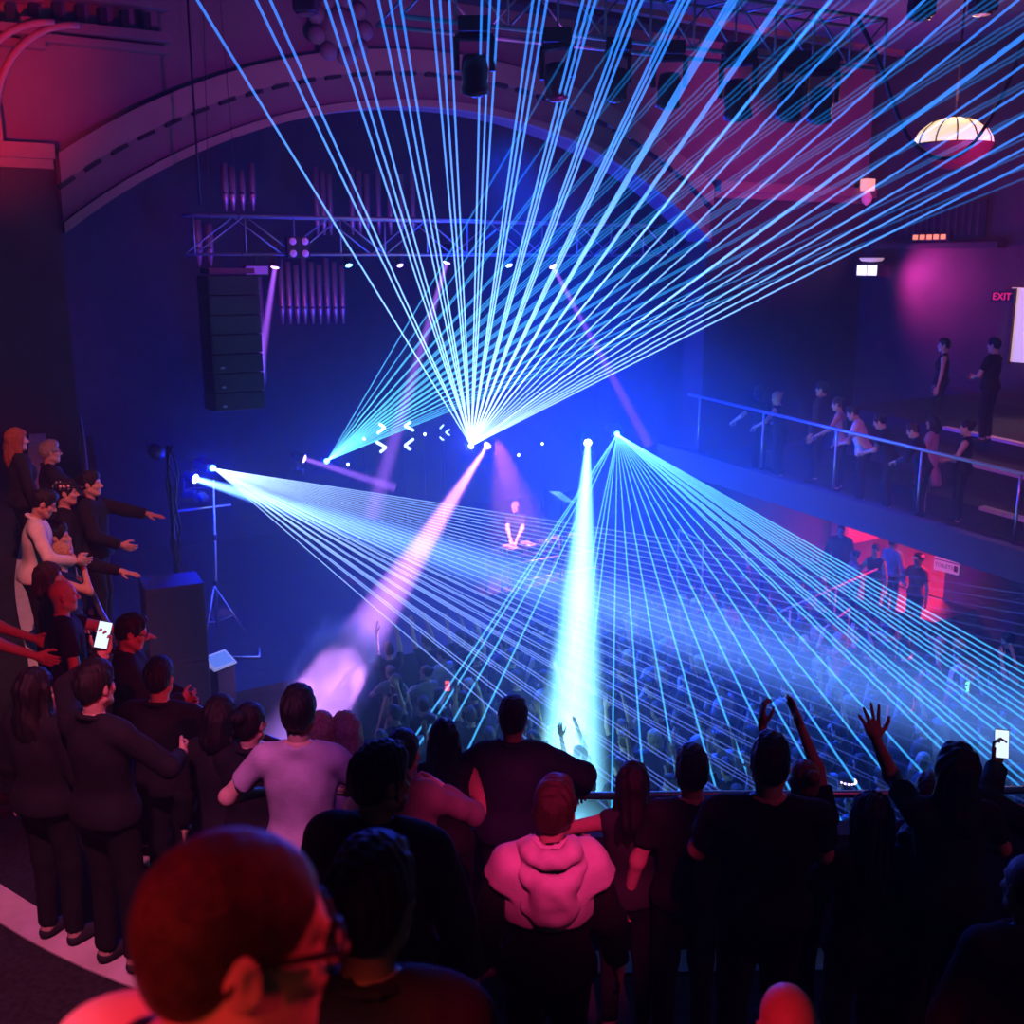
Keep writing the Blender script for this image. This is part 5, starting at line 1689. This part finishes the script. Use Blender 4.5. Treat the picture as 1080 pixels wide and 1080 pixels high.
def on_table(name, label, cat, x, y, rz=0):
    p = RM @ Vector((x, 0, 0))
    q = Vector((dt0.x, dt0.y, STAGE + 0.956)) + U * x - N * y
    return thing(name, label, cat, q, (0, 0, RZ + rz))
for i, x in enumerate((-0.62, -0.2, 0.55, 0.95)):
    r = on_table('media_player', ('outermost deck on the table end by the violet beam', 'deck just beside the mixer, violet beam side', 'deck just beside the mixer, white beam side', 'outermost deck on the table end by the white beam')[i], 'deck', x, 0.05)
    MB().bbox((0, 0, 0.045), (0.32, 0.4, 0.09), 0.012).build('body', m_head, r)
    MB().lathe([(0.1, 0.0), (0.1, 0.02), (0.085, 0.025), (0.02, 0.025)], (0, -0.06, 0.09), 20).build('jog_wheel', m_steel, r, True)
    MB().box((0, 0.13, 0.105), (0.2, 0.1, 0.012), Matrix.Rotation(0.3, 3, 'X')).build('screen', mat('deck_screen', (0.1, 0.1, 0.15), 0.2, emit=(0.8, 0.35, 0.5), estr=0.6), r)
r = on_table('mixer', 'compact mixer between the decks in front of the performer', 'mixer', 0.17, 0.05)
MB().bbox((0, 0, 0.05), (0.32, 0.4, 0.1), 0.012).build('body', m_head, r)
for i in range(12):
    MB().lathe([(0.012, 0), (0.01, 0.025)], (-0.11 + 0.07 * (i % 4), -0.1 + 0.1 * (i // 4), 0.1), 8).build('knob', m_steel, r, True)
r = on_table('laptop_stand', 'slanted folding rack with pale bars on the table end by the violet beam', 'rack', -1.0, 0.0, 0.2)
for i in range(2):
    MB().tube([(-0.1 + 0.14 * i, 0.16, 0.02), (0.02 + 0.14 * i, -0.14, 0.2)], 0.014, 6).build('bar', m_pk, r, True)
    MB().tube([(0.02 + 0.14 * i, -0.14, 0.2), (0.02 + 0.14 * i, -0.14, 0.0)], 0.012, 6).build('foot', m_pk, r, True)
r = on_table('bottle', 'small clear bottle standing at the front edge of the DJ table', 'bottle', 0.35, -0.24)
MB().lathe([(0.03, 0), (0.032, 0.02), (0.032, 0.14), (0.013, 0.19), (0.013, 0.22)], n=12).build('glass', mat('bottle_plastic', (0.5, 0.55, 0.7), 0.2), r, True)
MB().lathe([(0.015, 0), (0.015, 0.025)], (0, 0, 0.215), 10).build('cap', mat('glowing_white_plastic', (0.8, 0.8, 0.82), 0.4), r, True)
# reflector blade by the white beam
rb = P(592, 524, 20.6)
r = thing('reflector_panel', 'pale blade-like tilted panel on a stand touching the white beam', 'panel', (rb.x, rb.y, STAGE), (0, 0, RZ))
MB().tube([(0, 0, 0), (0, 0, rb.z - STAGE)], 0.018, 8).build('stand', m_head, r, True)
pm = MB()
pm.add([(-0.24, 0.12, 0.04), (-0.02, -0.16, 0.02), (0.26, -0.12, -0.04), (0.06, 0.16, 0.0), (-0.24, 0.12, 0.02), (-0.02, -0.16, 0.0), (0.26, -0.12, -0.06), (0.06, 0.16, -0.02)],
       [(0, 1, 2, 3), (7, 6, 5, 4), (0, 4, 5, 1), (1, 5, 6, 2), (2, 6, 7, 3), (3, 7, 4, 0)])
o = pm.build('panel', mat('pearl_panel', (0.8, 0.8, 0.9), 0.25), r); o.location = (0, 0, rb.z - STAGE); o.rotation_euler = (0.5, 0.12, 0)
# steps' handrail at the stage side and in the crowd
def hand_rail(label, pts, posts, m=m_rail):
    base = Vector((pts[0].x, pts[0].y, 0))
    r = thing('handrail', label, 'handrail', base)
    for a, b in pts_pairs(pts):
        MB().tube([a - base, b - base], 0.022, 8).build('rail', m, r, True)
    for p, z in posts:
        MB().tube([p - base, Vector((p.x, p.y, z)) - base], 0.018, 8).build('post', m, r, True)
    return r
def pts_pairs(p): return [(p[i], p[i + 1]) for i in range(0, len(p), 2)]
m_prail = mat('pale_painted_rail', (0.75, 0.55, 0.6), 0.4)
q = [P(716, 559, 21.0), P(742, 572, 20.4), P(716, 588, 21.0), P(742, 600, 20.4)]
hand_rail('short pale double handrail of the stage steps inside the cyan fan', q, [(q[0], STAGE), (q[1], STAGE)], m_prail)
q = [Pz(822, 646, 1.9), Pz(925, 600, 1.9)]
hand_rail('long pink-lit handrail slanting through the crowd towards the doorway', q, [(q[0] * 0.9 + q[1] * 0.1, 0), (q[0] * 0.45 + q[1] * 0.55, 0)], m_prail)
q = [Pz(868, 664, 1.5), Pz(896, 642, 1.5)]
hand_rail('short red-lit handrail in the crowd in front of the longer one', q, [(q[0], 0), (q[1], 0)], m_prail)

# ------------------------------------------------------------------ hall fittings on the right
dm = thing('dome_lamp', 'glowing half-dome lamp with dark ribs and red bowl, high on the wall side', 'lamp', P(1005, 152, 19.0))
rw = 0.66
prof = [(rw, 0.0), (rw * 0.97, 0.1), (rw * 0.85, 0.23), (rw * 0.6, 0.36), (rw * 0.3, 0.42), (0.02, 0.44)]
MB().lathe(prof, n=32).build('shade', mat('lit_cream_glass', (0.9, 0.8, 0.6), 0.4, emit=(1.0, 0.68, 0.36), estr=1.15), dm, True)
MB().lathe([(0.05, -0.42), (rw * 0.5, -0.36), (rw * 0.85, -0.2), (rw * 1.0, -0.03), (rw * 1.02, 0.0), (rw, 0.005)], n=32).build('bowl', mat('red_bowl', (0.09, 0.02, 0.02), 0.5), dm, True)
for i in range(6):
    a = PI * i / 6 + 0.25
    pts = [Vector((r_ * 1.01 * math.cos(a), r_ * 1.01 * math.sin(a), z_)) for r_, z_ in prof] 
    pts += [Vector((-r_ * 1.01 * math.cos(a), -r_ * 1.01 * math.sin(a), z_)) for r_, z_ in prof[::-1]]
    MB().tube(pts, 0.013, 6).build('rib', m_slot, dm, True)
MB().tube([(0, 0, 0.43), (0, 0, CEIL - dm.location.z - 0.02)], 0.02, 8).build('rod', m_slot, dm, True)
lamp('POINT', 'dome_glow', dm.location + Z * 0.7, (1.0, 0.45, 0.2), 40, size=0.3)
cbp = [P(905, 20, 13.6), P(925, 60, 13.8), P(940, 103, 14.2), P(955, 140, 14.6), P(972, 158, 15), P(990, 167, 15.4), P(1012, 163, 15.8), P(1035, 140, 16.2), P(1062, 90, 16.6), P(1080, 40, 17)]
tag(MB().tube(catmull(cbp, 4), 0.028, 8).build('hanging_cable', m_black, None, True), 'thick black cable looping below the ceiling in front of the dome lamp', 'cable')
c0 = onn(196, 4, 0.6); c1 = onn(207, 150, 0.6)
c0.x, c0.y = c1.x, c1.y
tag(MB().tube([Vector((c1.x, c1.y, CEIL)), c1, Vector((c1.x, c1.y, ta.z + 0.7))], 0.016, 6).build('hanging_cable', m_black, None, True), 'thin black cable hanging straight down in front of the arch', 'cable')
# wall lamps
def hall_box(name, label, cat, A, rz=0):
    return thing(name, label, cat, A, (0, 0, rz))
A = onn(915, 196, 0.35)
r = hall_box('wall_lamp', 'small wall lamp with glowing square shade under the magenta wall', 'lamp', A, RZ)
MB().bbox((0, 0, 0.02), (0.28, 0.2, 0.26), 0.02).build('shade', mat('warm_shade', (0.9, 0.6, 0.5), 0.5, emit=(1.0, 0.4, 0.3), estr=0.9), r)
MB().lathe([(0.02, -0.42), (0.1, -0.34), (0.12, -0.24), (0.05, -0.12)], n=14).build('bulb', mat('pink_bulb', (0.8, 0.3, 0.5), 0.3, emit=(0.8, 0.08, 0.35), estr=0.45), r, True)
MB().box((0, 0.2, 0.0), (0.1, 0.2, 0.1)).build('bracket', m_slot, r)
UW = UR - 0.25
A = onu(920, 285, UW - 0.35)
r = hall_box('flood_light', 'white wall flood light with two square panes and a dish above', 'lamp', A, RZ)
MB().bbox((0, 0, 0), (0.4, 0.62, 0.3), 0.02).build('housing', m_head, r)
m_pane = mat('lit_pane', (1, 0.95, 1), 0.3, emit=(1.0, 0.85, 1.0), estr=1.6)
for q in (-1, 1):
    MB().box((-0.21, q * 0.14 - 0.02, 0.0), (0.02, 0.24, 0.22)).build('pane', m_pane, r)
MB().lathe([(0.02, 0.16), (0.22, 0.18), (0.27, 0.24), (0.25, 0.25), (0.02, 0.2)], (-0.05, 0, 0.02), 20).build('dish', mat('glowing_white_dish', (0.9, 0.75, 0.85), 0.4, emit=(0.8, 0.5, 0.65), estr=0.5), r, True)  # lit look of the dish put in as emission
MB().box((0.28, 0, 0), (0.2, 0.1, 0.1)).build('bracket', m_slot, r)
lamp('SPOT', 'flood_glow', onu(930, 287, UW - 0.8), (0.75, 0.06, 0.6), 330, onu(985, 300, UW + 0.1), 0.06, 120, 0.9)
struct('trim_41', MB().box(onu(988, 259, UW - 0.1), (0.3, 3.0, 0.12), RM), m_dark)
A = onu(984, 250, UW - 0.15)
r = hall_box('strip_light', 'narrow orange strip lamp at the edge of the dark vent grille', 'lamp', A, RZ)
MB().bbox((0, 0, 0), (0.14, 0.9, 0.16), 0.01).build('housing', m_head, r)
for i in range(5):
    MB().box((-0.075, -0.3 + 0.17 * i, 0.0), (0.02, 0.12, 0.1)).build('lamp_segment', mat('orange_glow', (1, 0.4, 0.2), 0.4, emit=(1.0, 0.28, 0.08), estr=1.1), r)
A = onu(990, 232, UW - 0.05)
r = hall_box('vent_grille', 'wide dark slatted vent grille on the wall above the strip lamp', 'vent', A, RZ)
MB().box((0.02, 0, 0), (0.06, 2.2, 0.75)).build('frame', m_slot, r)
for i in range(12):
    MB().box((-0.03, -0.95 + i * 0.17, 0), (0.04, 0.05, 0.66)).build('slat', m_dark, r)
# letters
def text_mesh(body, size, m, name, parent, M, ext=0.006):
    cu = bpy.data.curves.new(name, 'FONT')
    cu.body = body; cu.size = size; cu.extrude = ext; cu.align_x = 'CENTER'; cu.align_y = 'CENTER'; cu.resolution_u = 3
    o = bpy.data.objects.new('tmp', cu)
    COL.objects.link(o)
    bpy.context.view_layer.update()
    me = bpy.data.meshes.new_from_object(o.evaluated_get(bpy.context.evaluated_depsgraph_get()))
    bpy.data.objects.remove(o)
    me.name = name
    me.materials.clear(); me.materials.append(m)
    me.transform(M)
    o = bpy.data.objects.new(name, me)
    COL.objects.link(o); o.parent = parent
    return o
# text faces -U (towards the hall) on a right-hand wall: local frame x->U, y->N, so build facing -x
TXT = Matrix(((0, 0, -1), (1, 0, 0), (0, 1, 0))).to_4x4()
A = onu(1058, 313, UW - 0.2)
r = hall_box('exit_sign', 'small red lit exit sign on the upper wall near the bright doorway', 'sign', A, RZ)
MB().bbox((0, 0, 0), (0.08, 0.5, 0.22), 0.01).build('box', m_black, r)
TX = Matrix.Translation((-0.045, 0, 0)) @ Matrix(((0, 0, -1, 0), (-1, 0, 0, 0), (0, 1, 0, 0), (0, 0, 0, 1)))
text_mesh('EXIT', 0.2, mat('red_letters', (0.8, 0.05, 0.1), 0.4, emit=(1.0, 0.02, 0.1), estr=0.7), 'lettering', r, TX)
# bright doorway of the upper landing
def quad_u(name, x0, x1, y0, y1, u, m, t=0.05, kind='structure'):
    a, b, c_, d_ = onu(x0, y0, u), onu(x1, y0, u), onu(x1, y1, u), onu(x0, y1, u)
    na, nb_ = (a - C0).dot(N), (b - C0).dot(N)
    z0, z1 = (c_.z + d_.z) / 2, (a.z + b.z) / 2
    mb = MB().box(W(u, (na + nb_) / 2, (z0 + z1) / 2), (t, abs(nb_ - na), abs(z1 - z0)), RM)
    return struct(name, mb, m)
m_lit = mat('bright_lobby_light', (0.9, 0.8, 0.82), 0.6, emit=(0.75, 0.5, 0.55), estr=0.75)
quad_u('door_1', 1068, 1130, 304, 384, UW - 0.1, m_lit, 0.06)
dfr = MB()
a, b = onu(1066, 304, UW - 0.15), onu(1066, 384, UW - 0.15)
dfr.box((a + b) / 2, (0.12, 0.1, abs(a.z - b.z)), RM)
struct('trim_40', dfr, m_dark)
lamp('SPOT', 'doorway_light', onu(1085, 330, UW - 0.6), (1.0, 0.45, 0.5), 160, RB0 + RBD * 6.5 + RBN * 3.4 - Z * 1.0, 0.3, 100, 0.8)
# toilets sign by the red doorway
A = onu(999, 592, UD - 0.03)
r = hall_box('toilet_sign', 'white two-row toilets sign on the wall beside the red doorway', 'sign', A, RZ)
MB().bbox((0, 0, 0), (0.03, 0.62, 0.5), 0.006).build('board', mat('glowing_white_sign', (0.85, 0.75, 0.85), 0.5, emit=(0.6, 0.35, 0.6), estr=0.25), r)  # magenta light on the board put in as emission
m_ink = mat('sign_ink', (0.12, 0.03, 0.12), 0.6)
for z_ in (0.12, -0.12):
    T_ = Matrix.Translation((-0.018, 0.06, z_)) @ Matrix(((0, 0, -1, 0), (-1, 0, 0, 0), (0, 1, 0, 0), (0, 0, 0, 1)))
    text_mesh('TOILETS', 0.12, m_ink, 'lettering', r, T_, 0.003)
    MB().bbox((-0.018, -0.23, z_), (0.008, 0.09, 0.13), 0.002).build('pictogram', m_ink, r)
MB().box((-0.018, 0, 0), (0.008, 0.62, 0.025)).build('divider', m_ink, r)
A = onu(882, 552, UD + 3.3)
r = hall_box('lobby_sign', 'small pinkish notice board on the wall inside the red lobby', 'sign', W(UD + 3.4, 1.2, 2.3), RZ)
MB().bbox((0, 0, 0), (0.04, 0.8, 0.5), 0.008).build('board', mat('glowing_white_sign', (0.85, 0.75, 0.85), 0.5), r)
for z_ in (0.1, -0.08):
    MB().box((-0.025, 0, z_), (0.01, 0.64, 0.08)).build('text_line', m_ink, r)
# people in the red doorway
LB = [
    (888, 553, 1.2, 150, 'person in black leaning at the edge of the red doorway', dict(hair='short', haircol='black', top='jacket', topcol='black'), {}),
    (902, 580, 0.7, 100, 'smaller person in pale top just inside the red doorway', dict(hair='bun', haircol='brown', top='tshirt', topcol='pink'), dict(female=True, w=0.9)),
    (925, 574, 0.4, 130, 'person with bare shoulders and dark dress in the red doorway', dict(hair='short', haircol='black', top='vest', topcol='black'), dict(rh=(0.15, 0.3, 1.1))),
    (943, 566, 1.0, -60, 'tall person in light shirt with back turned in the red doorway', dict(hair='short', haircol='brown', top='shirt', topcol='white'), dict(w=1.1)),
    (970, 583, 0.6, 120, 'person in white cap beside the toilets sign', dict(hair='short', haircol='black', top='tshirt', topcol='red'), dict(rh=(0.1, 0.3, 1.2))),
]
CAPS = {}
for px, py, duu, hdg, lb, lk, fk in LB:
    q = onu(px, 600, UD + duu)
    d_ = (q - CAM).dot(CF)
    rr_, ff_ = stand(lb, px, py, d_, hdg, dict(lk, h=0.022, hh=0.012), fk, ground=0.555, Hlim=(1.4, 2.1))
    CAPS[lb] = (rr_, ff_)
def cap(rt, fg, m, h=0.008):
    F = Field(0.01)
    F.ell(fg.hd(0, -0.012, 0.045), V3(0.086, 0.107, 0.085) * fg.s, fg.Hd)
    F.clip(fg.hd(0, 0, 0.04), fg.Hd @ V3(0, 0, -1))
    F.ell(fg.hd(0, 0.12, 0.042), V3(0.07, 0.06, 0.008) * fg.s, fg.Hd)
    return extra(rt, 'cap', F, h, m)
cap(*CAPS['person in white cap beside the toilets sign'], cloth_m('white'))
# polka dots
m_dots = bpy.data.materials.new('polka_dot_cloth'); m_dots.use_nodes = True
nt = m_dots.node_tree
tc = nt.nodes.new('ShaderNodeTexCoord'); vo = nt.nodes.new('ShaderNodeTexVoronoi'); vo.inputs['Scale'].default_value = 26; vo.inputs['Randomness'].default_value = 0.25
nt.links.new(tc.outputs['Object'], vo.inputs['Vector'])
rp = nt.nodes.new('ShaderNodeValToRGB'); rp.color_ramp.interpolation = 'CONSTANT'
rp.color_ramp.elements[0].color = (0.8, 0.7, 0.7, 1); rp.color_ramp.elements[1].color = (0.015, 0.012, 0.015, 1); rp.color_ramp.elements[1].position = 0.34
nt.links.new(vo.outputs['Distance'], rp.inputs['Fac']); nt.links.new(rp.outputs['Color'], nt.nodes['Principled BSDF'].inputs['Base Color'])
cap(RDOT, FDOT, m_dots)
# phones
def phone(label, loc, face, col, estr=1.5, up=Z, s=1.0, roll=0.0):
    """phone at loc whose screen looks along face"""
    y = face.normalized(); x = y.cross(up).normalized() * -1; z = x.cross(y).normalized() * -1
    x = y.cross(z).normalized()
    M = Matrix((x, y, z)).transposed() @ Matrix.Rotation(roll, 3, 'Y')
    r = thing('phone', label, 'phone', loc)
    place_mb(MB().bbox((0, 0, 0), (0.075 * s, 0.009, 0.155 * s), 0.004), M, (0, 0, 0)).build('case', mat('black_plastic', (0.01, 0.01, 0.011), 0.3), r)
    place_mb(MB().box((0, 0.0055, 0), (0.068 * s, 0.002, 0.145 * s)), M, (0, 0, 0)).build('screen', mat('screen_%s' % label[:18], (0.1, 0.1, 0.1), 0.2, emit=col, estr=estr), r)
    return r
def in_hand(root, fig, sd):
    a = [q for q in fig.arms if q[0] == sd][0]
    w_ = a[3] + a[4] * 0.12 * fig.s + a[5] * 0.03
    c, s = math.cos(root.rotation_euler[2]), math.sin(root.rotation_euler[2])
    return Vector((root.location.x + c * w_[0] - s * w_[1], root.location.y + s * w_[0] + c * w_[1], root.location.z + w_[2]))
q = in_hand(RPH1, FPH1, -1)
phone('phone with bright white-blue screen held above the crowd at the edge', q, CAM - q, (0.6, 0.75, 1.0), 1.4, s=1.0, roll=0.08)
q = in_hand(RPH2, FPH2, -1)
phone('phone with bright screen held over the aisle steps', q, CAM - q, (0.75, 0.7, 1.0), 1.3, roll=-0.3)
PHF = dict(lh=(-0.06, 0.34, 1.62), lhand='cup', lpalm=(0, -1, 0), ldir=(0, 0.1, 1))
for px, py, lb, col, tp in ((497, 741, 'pink', (1.0, 0.45, 0.6), 'person holding up a pinkish phone in the stalls near the stage front'),
                        (479, 727, 'red', (1.0, 0.1, 0.15), 'person with a red-glowing phone in the stalls near the stage front'),
                        (1037, 726, 'green', (0.2, 1.0, 0.4), 'person with a green-glowing phone in the stalls by the far wall')):
    q = Pz(px, py, 1.62)
    hx = RZ if px < 600 else RZ + 0.2
    dd = (q - CAM).dot(CF)
    rr_, ff_ = stand(tp, px + 10, py + 3, dd, math.degrees(hx), dict(hair='short', haircol='black', top='tshirt', topcol='black', h=0.022, hh=0.01), PHF, ground=0.0, Hlim=(1.3, 2.2))
    w_ = in_hand(rr_, ff_, -1)
    phone('%s-lit phone held up by a person in the stalls' % lb, w_, CAM - w_, col, 1.5)
# light-up headband worn in the stalls
q = Pz(893, 829, 1.62)
rr_, ff_ = stand('person wearing a light-up headband, just below the clapping hands', 893, 817, (q - CAM).dot(CF), 35, dict(hair='short', haircol='black', top='tshirt', topcol='black', h=0.02, hh=0.008), {}, ground=0.0, Hlim=(1.3, 2.2))
hbk = thing('headband', 'curved headband of small white lights worn in the stalls crowd', 'headband', rr_.location, (0, 0, rr_.rotation_euler[2]))
for i in range(9):
    a = PI * (1.02 + 0.96 * i / 8)
    p = ff_.hd(0.1 * math.cos(a), -0.012 + 0.12 * math.sin(a), 0.05)
    MB().lathe([(0.002, -0.014), (0.012, -0.007), (0.014, 0), (0.012, 0.007), (0.002, 0.014)], Vector(p), 8).build('bulb', mat('headband_glow', (1, 0.9, 0.9), 0.3, emit=(1.0, 0.7, 0.8), estr=2.2), hbk, True)
pts = [Vector(ff_.hd(0.098 * math.cos(a), -0.012 + 0.118 * math.sin(a), 0.05)) for a in [PI * (1.0 + i / 12) for i in range(13)]]
MB().tube(pts, 0.006, 6).build('band', mat('glowing_white_plastic', (0.8, 0.8, 0.82), 0.4), hbk, True)
# flood lamps on the ceiling
for px, py, lb in ((322, 3, 'round black spotlight on the ceiling above the arch cartouche'), (972, 8, 'boxy black flood lamp on the ceiling between two laser lines'), (1037, 3, 'boxy black flood lamp at the ceiling edge')):
    rx = ray(px, py)
    d_ = 13.5
    p = P(px, py, d_)
    r = thing('ceiling_spotlight', lb, 'stage light', p)
    MB().bbox((0, 0, 0), (0.28, 0.3, 0.24), 0.04).build('body', m_head, r)
    MB().tube([(0, 0, 0.1), (0, 0, CEIL - p.z)], 0.025, 6).build('stem', m_head, r, True)
    MB().lathe([(0.1, 0), (0.12, -0.04), (0.1, -0.04)], (0, 0, -0.1), 12).build('lens', m_glassblack, r, True)
